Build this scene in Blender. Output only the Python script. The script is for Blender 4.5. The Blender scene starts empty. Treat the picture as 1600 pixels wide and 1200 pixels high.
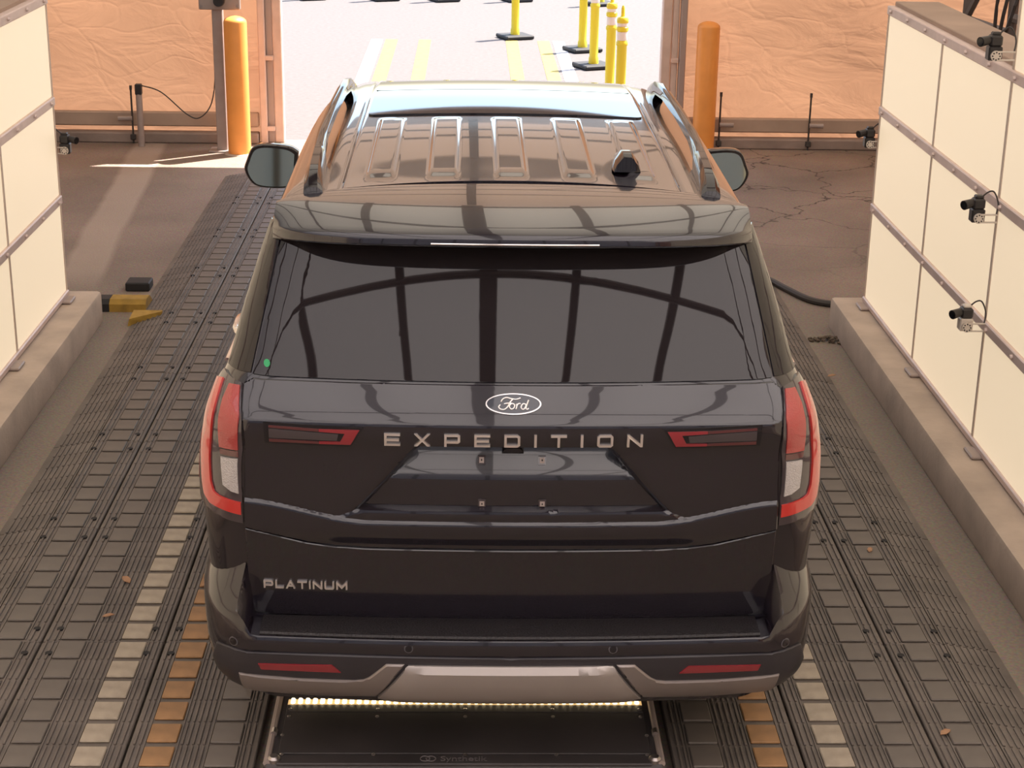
import bpy, bmesh, math, random
from mathutils import Vector, Matrix
random.seed(7)
S = bpy.context.scene
COL = S.collection
# ---------------------------------------------------------------- camera
cd = bpy.data.cameras.new('camera'); CAM = bpy.data.objects.new('camera', cd); COL.objects.link(CAM)
cd.sensor_width = 36.0; cd.lens = 36.0*2650/1600; cd.clip_end = 500
CAM.matrix_world = Matrix(((0.99963, -0.00698, -0.02622, 0.0), (-0.02242, 0.33169, -0.94312, 0.0),
                           (0.01528, 0.94336, 0.33142, 3.2), (0, 0, 0, 1)))
S.camera = CAM
# ---------------------------------------------------------------- sky and sun
wd = bpy.data.worlds.new('sky'); S.world = wd; wd.use_nodes = True
wn = wd.node_tree; bgn = wn.nodes['Background']
sky = wn.nodes.new('ShaderNodeTexSky'); sky.sky_type = 'NISHITA'; sky.sun_disc = False
sky.sun_elevation = math.radians(58); sky.sun_rotation = math.radians(54)
sky.air_density = 1.0; sky.dust_density = 2.0; sky.ozone_density = 1.0
wn.links.new(sky.outputs[0], bgn.inputs[0]); bgn.inputs[1].default_value = 0.42
sl = bpy.data.lights.new('sun', 'SUN'); SUN = bpy.data.objects.new('sun', sl); COL.objects.link(SUN)
sl.energy = 16.0; sl.angle = math.radians(0.6); sl.color = (1.0, 0.93, 0.84)
sd = Vector((0.81, 0.58, 1.70)).normalized()          # towards the sun
SUN.rotation_euler = sd.to_track_quat('Z', 'Y').to_euler(); SUN.location = (12, 10, 22)
vs = S.view_settings
vs.view_transform = 'Standard'; vs.look = 'None'; vs.gamma = 1.0; vs.use_curve_mapping = False; vs.exposure = 0.32
S.cycles.max_bounces = 7; S.cycles.diffuse_bounces = 4; S.cycles.glossy_bounces = 4

# ---------------------------------------------------------------- materials
def lin(r, g, b):
    f = lambda c: (c/255/12.92 if c/255 <= 0.04045 else ((c/255+0.055)/1.055)**2.4)
    return (f(r), f(g), f(b), 1)
def mat(name, col, rough=0.5, metal=0.0, coat=0.0, var=0.0, scale=8.0, bump=0.0, bscale=60.0, spec=0.5, emit=None, es=0.0, ior=1.5):
    m = bpy.data.materials.new(name); m.use_nodes = True; nt = m.node_tree; p = nt.nodes['Principled BSDF']
    c = col if len(col) == 4 else (*col, 1)
    p.inputs['Base Color'].default_value = c; p.inputs['Roughness'].default_value = rough
    p.inputs['Metallic'].default_value = metal; p.inputs['Coat Weight'].default_value = coat
    p.inputs['Coat Roughness'].default_value = 0.02
    p.inputs['Specular IOR Level'].default_value = spec; p.inputs['IOR'].default_value = ior
    if emit: p.inputs['Emission Color'].default_value = (*emit, 1); p.inputs['Emission Strength'].default_value = es
    if var or bump:
        tc = nt.nodes.new('ShaderNodeTexCoord')
    if var:
        n = nt.nodes.new('ShaderNodeTexNoise'); n.inputs['Scale'].default_value = scale; n.inputs['Detail'].default_value = 6
        nt.links.new(tc.outputs['Object'], n.inputs['Vector'])
        r = nt.nodes.new('ShaderNodeValToRGB')
        r.color_ramp.elements[0].position = 0.3; r.color_ramp.elements[1].position = 0.7
        r.color_ramp.elements[0].color = tuple(x*(1-var) for x in c[:3]) + (1,)
        r.color_ramp.elements[1].color = tuple(min(1, x*(1+var)) for x in c[:3]) + (1,)
        nt.links.new(n.outputs['Fac'], r.inputs['Fac']); nt.links.new(r.outputs['Color'], p.inputs['Base Color'])
    if bump:
        n2 = nt.nodes.new('ShaderNodeTexNoise'); n2.inputs['Scale'].default_value = bscale; n2.inputs['Detail'].default_value = 4
        nt.links.new(tc.outputs['Object'], n2.inputs['Vector'])
        b = nt.nodes.new('ShaderNodeBump'); b.inputs['Strength'].default_value = bump; b.inputs['Distance'].default_value = 0.01
        nt.links.new(n2.outputs['Fac'], b.inputs['Height']); nt.links.new(b.outputs['Normal'], p.inputs['Normal'])
    return m
def fabric(name, dcol, tcol, wrinkle=0.0):
    m = bpy.data.materials.new(name); m.use_nodes = True; nt = m.node_tree; nt.nodes.clear()
    o = nt.nodes.new('ShaderNodeOutputMaterial'); a = nt.nodes.new('ShaderNodeAddShader')
    d = nt.nodes.new('ShaderNodeBsdfDiffuse'); t = nt.nodes.new('ShaderNodeBsdfTranslucent')
    d.inputs[0].default_value = (*dcol, 1); t.inputs[0].default_value = (*tcol, 1)
    nt.links.new(d.outputs[0], a.inputs[0]); nt.links.new(t.outputs[0], a.inputs[1]); nt.links.new(a.outputs[0], o.inputs[0])
    if wrinkle:
        tc = nt.nodes.new('ShaderNodeTexCoord'); mp = nt.nodes.new('ShaderNodeMapping'); mp.inputs['Scale'].default_value = (1.0, 1.0, 2.4)
        mp.inputs['Rotation'].default_value = (0, 0.35, 0)
        n = nt.nodes.new('ShaderNodeTexNoise'); n.inputs['Scale'].default_value = 1.1; n.inputs['Detail'].default_value = 5
        n.inputs['Distortion'].default_value = 1.6
        v = nt.nodes.new('ShaderNodeTexVoronoi'); v.feature = 'DISTANCE_TO_EDGE'; v.inputs['Scale'].default_value = 1.3
        rm = nt.nodes.new('ShaderNodeMapRange'); rm.inputs['From Max'].default_value = 0.05; rm.inputs['To Min'].default_value = 0.07; rm.inputs['To Max'].default_value = 0
        mx = nt.nodes.new('ShaderNodeMath'); mx.operation = 'ADD'
        b = nt.nodes.new('ShaderNodeBump'); b.inputs['Strength'].default_value = wrinkle; b.inputs['Distance'].default_value = 0.08
        ds = nt.nodes.new('ShaderNodeVectorMath'); ds.operation = 'ADD'
        n3 = nt.nodes.new('ShaderNodeTexNoise'); n3.inputs['Scale'].default_value = 1.5
        nt.links.new(tc.outputs['Object'], mp.inputs[0]); nt.links.new(mp.outputs[0], n.inputs['Vector'])
        nt.links.new(tc.outputs['Object'], n3.inputs['Vector'])
        nt.links.new(mp.outputs[0], ds.inputs[0]); nt.links.new(n3.outputs['Color'], ds.inputs[1]); nt.links.new(ds.outputs[0], v.inputs['Vector'])
        nt.links.new(v.outputs['Distance'], rm.inputs['Value'])
        nt.links.new(n.outputs['Fac'], mx.inputs[0]); nt.links.new(rm.outputs[0], mx.inputs[1]); nt.links.new(mx.outputs[0], b.inputs['Height'])
        nt.links.new(b.outputs[0], d.inputs['Normal']); nt.links.new(b.outputs[0], t.inputs['Normal'])
    return m
M = {}
M['paint'] = mat('black_car_paint', (0.0095, 0.0068, 0.011), 0.16, coat=1.0, spec=0.4)
M['glass'] = mat('privacy_glass', (0.014, 0.011, 0.012), 0.02, spec=0.5, ior=1.5)
M['plastic'] = mat('dark_plastic', (0.03, 0.026, 0.03), 0.45, bump=0.1, bscale=300)
M['step'] = mat('grained_step_plastic', (0.012, 0.009, 0.010), 0.42, bump=0.6, bscale=140)
M['trim'] = mat('gloss_black_trim', (0.010, 0.008, 0.010), 0.05)
M['ring'] = mat('sensor_ring', (0.09, 0.08, 0.085), 0.5)
M['rubber'] = mat('black_rubber', (0.018, 0.016, 0.016), 0.7)
M['silver'] = mat('satin_silver', (0.42, 0.375, 0.35), 0.42, metal=0.6, bump=0.03, bscale=400)
M['silver_dark'] = mat('dark_satin_silver', (0.29, 0.25, 0.235), 0.42, metal=0.6, bump=0.03, bscale=400)
M['roofglass'] = mat('sunroof_glass', (0.014, 0.012, 0.013), 0.02, coat=0.25)
M['chrome'] = mat('chrome', (0.85, 0.80, 0.78), 0.12, metal=1.0)
M['letter'] = mat('brushed_chrome_letter', (0.86, 0.80, 0.77), 0.28, metal=0.85)
M['red'] = mat('red_lens', (0.50, 0.030, 0.024), 0.12, coat=1.0)
M['red2'] = mat('ribbed_red_lens', (0.34, 0.036, 0.034), 0.2, coat=1.0, bump=0.25, bscale=200)
M['darkred'] = mat('dark_red_lens', (0.085, 0.018, 0.020), 0.12, coat=1.0)
M['reflector'] = mat('red_reflector', (0.24, 0.016, 0.024), 0.15, coat=1.0)
M['clearlens'] = mat('clear_reverse_lens', (0.5, 0.46, 0.44), 0.18, coat=1.0, bump=0.8, bscale=240)
M['lampgrey'] = mat('smoked_lamp_lens', (0.045, 0.034, 0.038), 0.08, coat=1.0)
M['badge'] = mat('dark_blue_oval', (0.010, 0.014, 0.028), 0.2, coat=1.0)
M['mirrorglass'] = mat('mirror_glass', (0.3, 0.315, 0.26), 0.03, metal=1.0)
M['sticker'] = mat('green_sticker', (0.02, 0.30, 0.10), 0.4)
M['lamp_silver'] = mat('headlamp', (0.5, 0.5, 0.5), 0.1, metal=0.6)
M['tyre'] = mat('tyre', (0.018, 0.018, 0.018), 0.8, bump=0.2)
M['alloy'] = mat('alloy', (0.30, 0.30, 0.31), 0.3, metal=0.9)
M['mat'] = mat('mat_rubber', (0.13, 0.108, 0.092), 0.62, var=0.22, scale=5, bump=0.15, bscale=120)
M['pad'] = mat('mat_pad_rubber', (0.122, 0.103, 0.088), 0.55, var=0.15, scale=7)
M['cream'] = mat('cream_pad', (0.34, 0.285, 0.22), 0.65, var=0.18, scale=14, bump=0.15, bscale=200)
M['orange_pad'] = mat('worn_orange_pad', (0.29, 0.155, 0.065), 0.6, var=0.28, scale=9)
M['hole'] = mat('hole', (0.012, 0.010, 0.010), 0.8)
M['concrete'] = mat('kerb_concrete', (0.46, 0.365, 0.29), 0.85, var=0.16, scale=4, bump=0.25, bscale=40)
M['alu'] = mat('panel_rail', (0.66, 0.53, 0.485), 0.5, metal=0.3, var=0.08)
M['seam'] = mat('panel_seam', (0.6, 0.48, 0.39), 0.6)
M['board'] = mat('brown_board', (0.38, 0.27, 0.205), 0.8, var=0.1, scale=3)
M['bolt'] = mat('steel_bolt', (0.45, 0.40, 0.38), 0.3, metal=0.9)
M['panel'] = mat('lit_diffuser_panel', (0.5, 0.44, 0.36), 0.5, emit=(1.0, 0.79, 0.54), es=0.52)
M['steel'] = mat('dark_steel_frame', (0.13, 0.105, 0.095), 0.55, metal=0.2)
M['post'] = mat('grey_steel_post', (0.36, 0.29, 0.26), 0.55, metal=0.2, var=0.1)
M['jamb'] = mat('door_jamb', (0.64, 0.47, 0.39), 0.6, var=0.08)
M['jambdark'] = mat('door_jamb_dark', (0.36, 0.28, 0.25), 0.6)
M['bollard'] = mat('orange_bollard', (0.88, 0.34, 0.075), 0.45, var=0.06, scale=6)
M['yellow'] = mat('yellow_plastic', (0.72, 0.56, 0.02), 0.45)
M['whiteband'] = mat('reflective_band', (0.75, 0.66, 0.60), 0.4)
M['yellow_paint'] = mat('yellow_road_paint', (0.3, 0.235, 0.05), 0.8, var=0.15, scale=12)
M['white_paint'] = mat('white_road_paint', (0.36, 0.345, 0.33), 0.8, var=0.1, scale=12)
M['yellow_block'] = mat('yellow_ramp_paint', (0.34, 0.20, 0.03), 0.75, var=0.3, scale=12)
M['blackbox'] = mat('black_platform', (0.05, 0.042, 0.042), 0.5, var=0.25, scale=3, bump=0.03)
M['led'] = mat('led', (0.9, 0.8, 0.6), 0.3, emit=(1.0, 0.80, 0.48), es=4.0)
M['ledstrip'] = mat('led_strip', (0.45, 0.33, 0.18), 0.4, emit=(1.0, 0.62, 0.25), es=0.5)
M['camblack'] = mat('camera_black', (0.022, 0.018, 0.018), 0.45)
M['camlens'] = mat('camera_lens', (0.01, 0.01, 0.012), 0.06)
M['camwhite'] = mat('bracket_white', (0.62, 0.54, 0.46), 0.4)
M['logo'] = mat('faint_logo_print', (0.15, 0.13, 0.13), 0.5)
M['leaf'] = mat('dry_leaf', (0.36, 0.20, 0.11), 0.8)
M['grit'] = mat('dirt_mound', (0.13, 0.095, 0.068), 0.95, var=0.4, scale=30)
M['sleeve'] = mat('fabric_sleeve', (0.42, 0.3, 0.225), 0.8, var=0.12, scale=3)
M['sill'] = mat('wall_sill', (0.28, 0.21, 0.175), 0.8, var=0.2, scale=4)
M['cable'] = mat('black_cable', (0.05, 0.042, 0.038), 0.6)
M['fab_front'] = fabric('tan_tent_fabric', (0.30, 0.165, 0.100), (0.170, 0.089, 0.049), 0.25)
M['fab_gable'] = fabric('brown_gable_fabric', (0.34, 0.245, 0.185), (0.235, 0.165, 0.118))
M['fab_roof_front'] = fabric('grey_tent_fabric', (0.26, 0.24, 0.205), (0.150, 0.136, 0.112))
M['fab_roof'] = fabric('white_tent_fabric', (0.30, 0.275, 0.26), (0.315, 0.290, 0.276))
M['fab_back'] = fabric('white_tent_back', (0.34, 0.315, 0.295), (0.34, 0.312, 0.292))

def floor_material():
    m = bpy.data.materials.new('asphalt_inside'); m.use_nodes = True; nt = m.node_tree; p = nt.nodes['Principled BSDF']
    L = nt.links.new; N = nt.nodes.new
    p.inputs['Roughness'].default_value = 0.85
    tc = N('ShaderNodeTexCoord')
    n1 = N('ShaderNodeTexNoise'); n1.inputs['Scale'].default_value = 0.9; n1.inputs['Detail'].default_value = 6; L(tc.outputs['Object'], n1.inputs['Vector'])
    r1 = N('ShaderNodeValToRGB'); e = r1.color_ramp.elements
    e[0].position = .32; e[0].color = (0.180, 0.134, 0.106, 1); e[1].position = .7; e[1].color = (0.290, 0.212, 0.170, 1); L(n1.outputs['Fac'], r1.inputs['Fac'])
    n2 = N('ShaderNodeTexNoise'); n2.inputs['Scale'].default_value = 70; n2.inputs['Detail'].default_value = 3; L(tc.outputs['Object'], n2.inputs['Vector'])
    mx = N('ShaderNodeMix'); mx.data_type = 'RGBA'; mx.blend_type = 'OVERLAY'; mx.inputs['Factor'].default_value = 0.6
    L(r1.outputs['Color'], mx.inputs['A']); L(n2.outputs['Color'], mx.inputs['B'])
    # cracks
    nd = N('ShaderNodeTexNoise'); nd.inputs['Scale'].default_value = 2.5; nd.inputs['Detail'].default_value = 4; L(tc.outputs['Object'], nd.inputs['Vector'])
    ad = N('ShaderNodeVectorMath'); ad.operation = 'MULTIPLY_ADD'; ad.inputs[1].default_value = (.55, .55, .55); L(nd.outputs['Color'], ad.inputs[0]); L(tc.outputs['Object'], ad.inputs[2])
    vo = N('ShaderNodeTexVoronoi'); vo.feature = 'DISTANCE_TO_EDGE'; vo.inputs['Scale'].default_value = 1.25; L(ad.outputs[0], vo.inputs['Vector'])
    cr = N('ShaderNodeMapRange'); cr.inputs['From Min'].default_value = .004; cr.inputs['From Max'].default_value = .014; cr.inputs['To Min'].default_value = 1; cr.inputs['To Max'].default_value = 0
    L(vo.outputs['Distance'], cr.inputs['Value'])
    sp = N('ShaderNodeSeparateXYZ'); L(tc.outputs['Object'], sp.inputs[0])
    far = N('ShaderNodeMapRange'); far.inputs['From Min'].default_value = 11.0; far.inputs['From Max'].default_value = 13.5; L(sp.outputs['Y'], far.inputs['Value'])
    rx = N('ShaderNodeMapRange'); rx.inputs['From Min'].default_value = 1.0; rx.inputs['From Max'].default_value = 1.5; rx.inputs['To Min'].default_value = .12; L(sp.outputs['X'], rx.inputs['Value'])
    cm = N('ShaderNodeMath'); cm.operation = 'MULTIPLY'; L(cr.outputs[0], cm.inputs[0]); L(far.outputs[0], cm.inputs[1])
    cm2 = N('ShaderNodeMath'); cm2.operation = 'MULTIPLY'; L(cm.outputs[0], cm2.inputs[0]); L(rx.outputs[0], cm2.inputs[1])
    mc = N('ShaderNodeMix'); mc.data_type = 'RGBA'; L(cm2.outputs[0], mc.inputs['Factor']); L(mx.outputs['Result'], mc.inputs['A']); mc.inputs['B'].default_value = (0.075, 0.052, 0.042, 1)
    # pale worn stripe along the left side of the hall floor:  |x + 0.085(y-13.3) ...| < .15
    st = N('ShaderNodeMath'); st.operation = 'MULTIPLY_ADD'; st.inputs[1].default_value = 0.075; L(sp.outputs['Y'], st.inputs[0]); L(sp.outputs['X'], st.inputs[2])
    nw = N('ShaderNodeMath'); nw.operation = 'MULTIPLY_ADD'; nw.inputs[1].default_value = 0.10; L(n1.outputs['Fac'], nw.inputs[0]); L(st.outputs[0], nw.inputs[2])
    ds = N('ShaderNodeMath'); ds.operation = 'ADD'; ds.inputs[1].default_value = 1.76; L(nw.outputs[0], ds.inputs[0])
    ab = N('ShaderNodeMath'); ab.operation = 'ABSOLUTE'; L(ds.outputs[0], ab.inputs[0])
    sr = N('ShaderNodeMapRange'); sr.inputs['From Min'].default_value = .12; sr.inputs['From Max'].default_value = .17; sr.inputs['To Min'].default_value = .55; sr.inputs['To Max'].default_value = 0; L(ab.outputs[0], sr.inputs['Value'])
    f2 = N('ShaderNodeMapRange'); f2.inputs['From Min'].default_value = 10.8; f2.inputs['From Max'].default_value = 11.4; L(sp.outputs['Y'], f2.inputs['Value'])
    sm = N('ShaderNodeMath'); sm.operation = 'MULTIPLY'; L(sr.outputs[0], sm.inputs[0]); L(f2.outputs[0], sm.inputs[1])
    ms = N('ShaderNodeMix'); ms.data_type = 'RGBA'; L(sm.outputs[0], ms.inputs['Factor']); L(mc.outputs['Result'], ms.inputs['A']); ms.inputs['B'].default_value = (0.46, 0.36, 0.29, 1)
    nr = N('ShaderNodeMath'); nr.operation = 'MULTIPLY_ADD'; nr.inputs[1].default_value = 1.6; L(n1.outputs['Fac'], nr.inputs[0]); L(sp.outputs['Y'], nr.inputs[2])
    nf = N('ShaderNodeMapRange'); nf.inputs['From Min'].default_value = 10.6; nf.inputs['From Max'].default_value = 12.2; nf.inputs['To Min'].default_value = .8; nf.inputs['To Max'].default_value = 0; L(nr.outputs[0], nf.inputs['Value'])
    mg = N('ShaderNodeMix'); mg.data_type = 'RGBA'; L(nf.outputs[0], mg.inputs['Factor']); L(ms.outputs['Result'], mg.inputs['A'])
    mo_ = N('ShaderNodeMix'); mo_.data_type = 'RGBA'; mo_.blend_type = 'OVERLAY'; mo_.inputs['Factor'].default_value = .5; mo_.inputs['A'].default_value = (0.215, 0.180, 0.142, 1); L(n2.outputs['Color'], mo_.inputs['B'])
    L(mo_.outputs['Result'], mg.inputs['B'])
    L(mg.outputs['Result'], p.inputs['Base Color'])
    b = N('ShaderNodeBump'); b.inputs['Strength'].default_value = .35; b.inputs['Distance'].default_value = .01; L(n2.outputs['Fac'], b.inputs['Height']); L(b.outputs[0], p.inputs['Normal'])
    return m
M['floor'] = floor_material()
M['ground'] = mat('sunlit_asphalt', (0.108, 0.094, 0.089), 0.9, var=0.12, scale=18, bump=0.3, bscale=90)

# ---------------------------------------------------------------- helpers
def link(name, me, parent=None, m=None):
    o = bpy.data.objects.new(name, me); COL.objects.link(o)
    if m is not None and me is not None: me.materials.append(M[m] if isinstance(m, str) else m)
    if parent: o.parent = parent
    return o
def tag(o, label, cat, group=None):
    o['label'] = label; o['category'] = cat
    if group: o['group'] = group
    return o
def thing(name, loc, label, cat, group=None, rz=0.0):
    o = bpy.data.objects.new(name, None); COL.objects.link(o); o.location = loc; o.rotation_euler = (0, 0, rz); o.empty_display_size = .1
    return tag(o, label, cat, group)
def struct(o):
    o['kind'] = 'structure'; return o
def fin(name, bm, m, parent=None, smooth=False, ang=35):
    me = bpy.data.meshes.new(name)
    bmesh.ops.recalc_face_normals(bm, faces=bm.faces)
    bm.to_mesh(me); bm.free()
    if smooth:
        for p in me.polygons: p.use_smooth = True
        me.set_sharp_from_angle(angle=math.radians(ang))
    return link(name, me, parent, m)
def box(bm, c, s, bev=0.0, rot=None, seg=1):
    r = bmesh.ops.create_cube(bm, size=1.0); vs_ = r['verts']
    for v in vs_: v.co = Vector((v.co.x*s[0], v.co.y*s[1], v.co.z*s[2]))
    if bev:
        es = list({e for v in vs_ for e in v.link_edges})
        rb = bmesh.ops.bevel(bm, geom=es, offset=bev, segments=seg, affect='EDGES', profile=.5)
        vs_ = list({v for f in rb['faces'] for v in f.verts} | {v for v in vs_ if v.is_valid})
    mt = Matrix.Translation(Vector(c)) @ (rot.to_4x4() if rot is not None else Matrix.Identity(4))
    bmesh.ops.transform(bm, matrix=mt, verts=vs_)
    return vs_
def cyl(bm, a, b, r, r2=None, n=12, cap=True):
    a = Vector(a); b = Vector(b); d = b-a
    q = d.to_track_quat('Z', 'Y').to_matrix().to_4x4()
    res = bmesh.ops.create_cone(bm, cap_ends=cap, cap_tris=False, segments=n, radius1=r, radius2=r if r2 is None else r2, depth=d.length)
    bmesh.ops.transform(bm, matrix=Matrix.Translation((a+b)/2) @ q, verts=res['verts'])
    return res['verts']
def tube(bm, pts, r, n=6):
    pts = [Vector(p) for p in pts]; rings = []
    for i, p in enumerate(pts):
        t = (pts[min(i+1, len(pts)-1)]-pts[max(i-1, 0)]).normalized()
        u = t.cross(Vector((0.13, 0.2, 1))).normalized() if abs(t.z) < .95 else t.cross(Vector((1, 0.1, 0))).normalized()
        w = t.cross(u)
        rings.append([bm.verts.new(p+(u*math.cos(k*2*math.pi/n)+w*math.sin(k*2*math.pi/n))*r) for k in range(n)])
    for i in range(len(rings)-1):
        for k in range(n): bm.faces.new((rings[i][k], rings[i][(k+1) % n], rings[i+1][(k+1) % n], rings[i+1][k]))
    bm.faces.new(rings[0][::-1]); bm.faces.new(rings[-1])
def lathe(bm, prof, n=20, c=(0, 0, 0)):
    rings = []
    for r, z in prof:
        rings.append([bm.verts.new((c[0]+r*math.cos(k*2*math.pi/n), c[1]+r*math.sin(k*2*math.pi/n), c[2]+z)) for k in range(n)])
    for i in range(len(rings)-1):
        for k in range(n): bm.faces.new((rings[i][k], rings[i][(k+1) % n], rings[i+1][(k+1) % n], rings[i+1][k]))
    bm.faces.new(rings[0][::-1]); bm.faces.new(rings[-1])
def loft(bm, rings, closed=True, cap0=False, cap1=False):
    R = [[bm.verts.new(p) for p in r] for r in rings]; n = len(R[0])
    for i in range(len(R)-1):
        for k in range(n if closed else n-1):
            try: bm.faces.new((R[i][k], R[i][(k+1) % n], R[i+1][(k+1) % n], R[i+1][k]))
            except ValueError: pass
    if cap0: bm.faces.new(R[0][::-1])
    if cap1: bm.faces.new(R[-1])
    return R
def spline(pts, n=8):
    out = []
    P = [Vector(p) for p in pts]
    for i in range(len(P)-1):
        p0 = P[max(i-1, 0)]; p1 = P[i]; p2 = P[i+1]; p3 = P[min(i+2, len(P)-1)]
        for k in range(n):
            t = k/n
            out.append(0.5*((2*p1)+(p2-p0)*t+(2*p0-5*p1+4*p2-p3)*t*t+(3*p1-p0-3*p2+p3)*t**3))
    out.append(P[-1]); return out
def simple(name, m, parent, fn, smooth=False, ang=35):
    bm = bmesh.new(); fn(bm); return fin(name, bm, m, parent, smooth, ang)
def BX(c, s, bev=0.0, rot=None): return lambda bm: box(bm, c, s, bev, rot)
def ssm(a, b, x):
    t = max(0.0, min(1.0, (x-a)/(b-a))); return t*t*(3-2*t)
ORD = ['first', 'second', 'third', 'fourth', 'fifth', 'sixth', 'seventh', 'eighth', 'ninth', 'tenth', 'eleventh', 'twelfth']
# ================================================================ THE PLACE
# floor inside and bright pavement outside
struct(simple('floor', 'floor', None, lambda bm: box(bm, (0, 3.55, -.06), (13, 25.1, .12))))
struct(simple('ground', 'ground', None, lambda bm: box(bm, (0, 38.1, -.061), (90, 44, .12))))
HW, EAVE, RIDGE, YB, YF = 6.4, 3.9, 6.9, -9.0, 16.0
def vault(t):            # t -1..1 across the roof
    a = t*math.pi/2
    return (HW*math.sin(a)*(1-.02*math.cos(a)), EAVE+(RIDGE-EAVE)*math.cos(a)**1.15)
def roof_fn(bm, y0, y1):
    rings = []
    for j in range(14):
        y = y0+(y1-y0)*j/13
        rings.append([(vault(-1+2*k/40)[0], y, vault(-1+2*k/40)[1]) for k in range(41)])
    loft(bm, rings, closed=False)
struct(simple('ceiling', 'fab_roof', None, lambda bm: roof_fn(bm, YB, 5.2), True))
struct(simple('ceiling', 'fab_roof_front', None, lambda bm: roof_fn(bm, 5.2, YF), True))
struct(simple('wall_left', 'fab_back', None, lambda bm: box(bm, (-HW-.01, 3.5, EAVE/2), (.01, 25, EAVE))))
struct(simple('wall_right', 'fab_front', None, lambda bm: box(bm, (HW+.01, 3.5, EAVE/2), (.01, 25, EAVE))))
def end_wall(bm, y, x0, x1, z0, nx=60, nz=24, amp=0.0, z1=None):
    V = []
    for i in range(nx+1):
        x = x0+(x1-x0)*i/nx; top = vault(2/math.pi*math.asin(max(-1, min(1, x/HW))))[1]
        if z1: top = min(top, z1)
        col = []
        for j in range(nz+1):
            z = z0+(top-z0)*j/nz
            w = amp*(math.sin(x*3.1+z*1.7)*.5+math.sin(x*7.3-z*2.2+1)*.25+math.sin(z*3.9+x*.8)*.3)*min(1, (z-.25)/.6)*(max(0, min(1, (z1-z)/.6)) if z1 else 1) if z > .25 else 0
            col.append(bm.verts.new((x, y+w, z)))
        V.append(col)
    for i in range(nx):
        for j in range(nz): bm.faces.new((V[i][j], V[i+1][j], V[i+1][j+1], V[i][j+1]))
struct(simple('wall_back', 'fab_back', None, lambda bm: end_wall(bm, YB, -HW, HW, 0.0), True))
DL, DR, DH = -1.82, 1.86, 3.62
def front(bm):
    end_wall(bm, YF, -HW, DL, 0.0, 50, 24, .035, DH); end_wall(bm, YF, DR, HW, 0.0, 50, 24, .035, DH)
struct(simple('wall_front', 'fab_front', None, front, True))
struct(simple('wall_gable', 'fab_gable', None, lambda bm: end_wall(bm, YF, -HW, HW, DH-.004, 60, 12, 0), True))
# sleeve, sill of the front wall, each side of the door
k = 0
for (x0, x1) in ((-HW, -1.98), (2.05, HW)):
    for (mname, z0, z1, yy, th) in (('sill', 0.0, .10, YF-.07, .14), ('sleeve', .15, .285, YF-.05, .07)):
        k += 1
        struct(simple('trim_%d' % k, mname, None, BX(((x0+x1)/2, yy, (z0+z1)/2), (x1-x0, th, z1-z0), .012)))
# door frame
df = thing('door_1', (0, YF, 0), 'tall open tent doorway with metal jambs', 'doorway'); struct(df); del df['category']; del df['label']
def jamb(x, w, d, m, y=-.05): simple('jamb_post', m, df, BX((x, y, DH/2), (w, d, DH), .008))
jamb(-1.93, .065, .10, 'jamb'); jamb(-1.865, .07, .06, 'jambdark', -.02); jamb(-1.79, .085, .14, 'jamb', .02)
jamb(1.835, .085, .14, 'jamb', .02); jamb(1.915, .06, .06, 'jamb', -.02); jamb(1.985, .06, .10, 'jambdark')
for z in (.14, .80, 1.5, 2.3):
    simple('jamb_clip', 'jamb', df, BX((-1.865, -.07, z), (.075, .06, .04), .004)); simple('jamb_clip', 'jamb', df, BX((1.915, -.07, z+.02), (.065, .06, .04), .004))
simple('header', 'jambdark', df, BX((0.02, -.03, DH+.05), (3.9, .16, .12), .01))
# tent frame: arch ribs, purlins, legs
tf = thing('tent_frame', (0, 0, 0), 'dark steel arches and purlins carrying the tent roof', 'frame'); struct(tf); del tf['category']; del tf['label']
for y in (-8.0, -3.6, 0.7, 5.2, 9.0, 12.6, 15.6):
    def rib(bm, y=y):
        pts = []
        for q in range(41):
            t = -1+2*q/40; x, z = vault(t); l = math.hypot(x, z-2.0); pts.append((x-x/l*.10, y, z-(z-2.0)/l*.10))
        tube(bm, pts, .062, 8)
        for s in (-1, 1): tube(bm, [(s*(HW-.1), y, 0), (s*(HW-.1), y, EAVE)], .06, 8)
    simple('arch_rib', 'steel', tf, rib, True)
for X_, w in ((0.0, .115), (-1.15, .055), (1.15, .055), (-2.4, .055), (2.4, .055), (-3.8, .05), (3.8, .05), (-5.2, .05), (5.2, .05)):
    t = math.asin(X_/HW)*2/math.pi
    x, z = vault(t)
    a = math.atan2(vault(t+.01)[1]-vault(t-.01)[1], vault(t+.01)[0]-vault(t-.01)[0])
    simple('purlin', 'steel', tf, BX((x*.985, (YB+YF)/2, z-.09), (w*2, YF-YB-.1, .06), .01, Matrix.Rotation(-a, 3, 'Y')))
for x in (-4.6, -2.9, -1.5, 0, 1.5, 2.9, 4.6):
    simple('end_post', 'steel', tf, BX((x, YB+.12, 2.6 if abs(x) > 4 else 3.1), (.10, .10, 5.2 if abs(x) > 4 else 6.2), .01))
simple('end_rail', 'steel', tf, BX((0, YB+.12, 3.2), (12.2, .08, .12), .01))
for z, hw in ((3.95, 5.9), (4.22, 5.6), (4.62, 5.3), (5.05, 4.6), (5.6, 3.6)):
    simple('gable_girt', 'steel', tf, BX((0, YF-.16, z), (hw*2, .05, .05), .006))
for (x0, z0, x1, z1) in ((-5.6, 3.95, -2.4, 5.6), (5.6, 3.95, 2.4, 5.6), (-2.6, 3.95, -.6, 5.05), (2.6, 3.95, .6, 5.05), (-3.2, 4.22, -4.3, 5.05), (3.2, 4.22, 4.3, 5.05)):
    simple('gable_brace', 'steel', tf, lambda bm: tube(bm, [(x0, YF-.2, z0), (x1, YF-.2, z1)], .022, 6), True)
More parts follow.
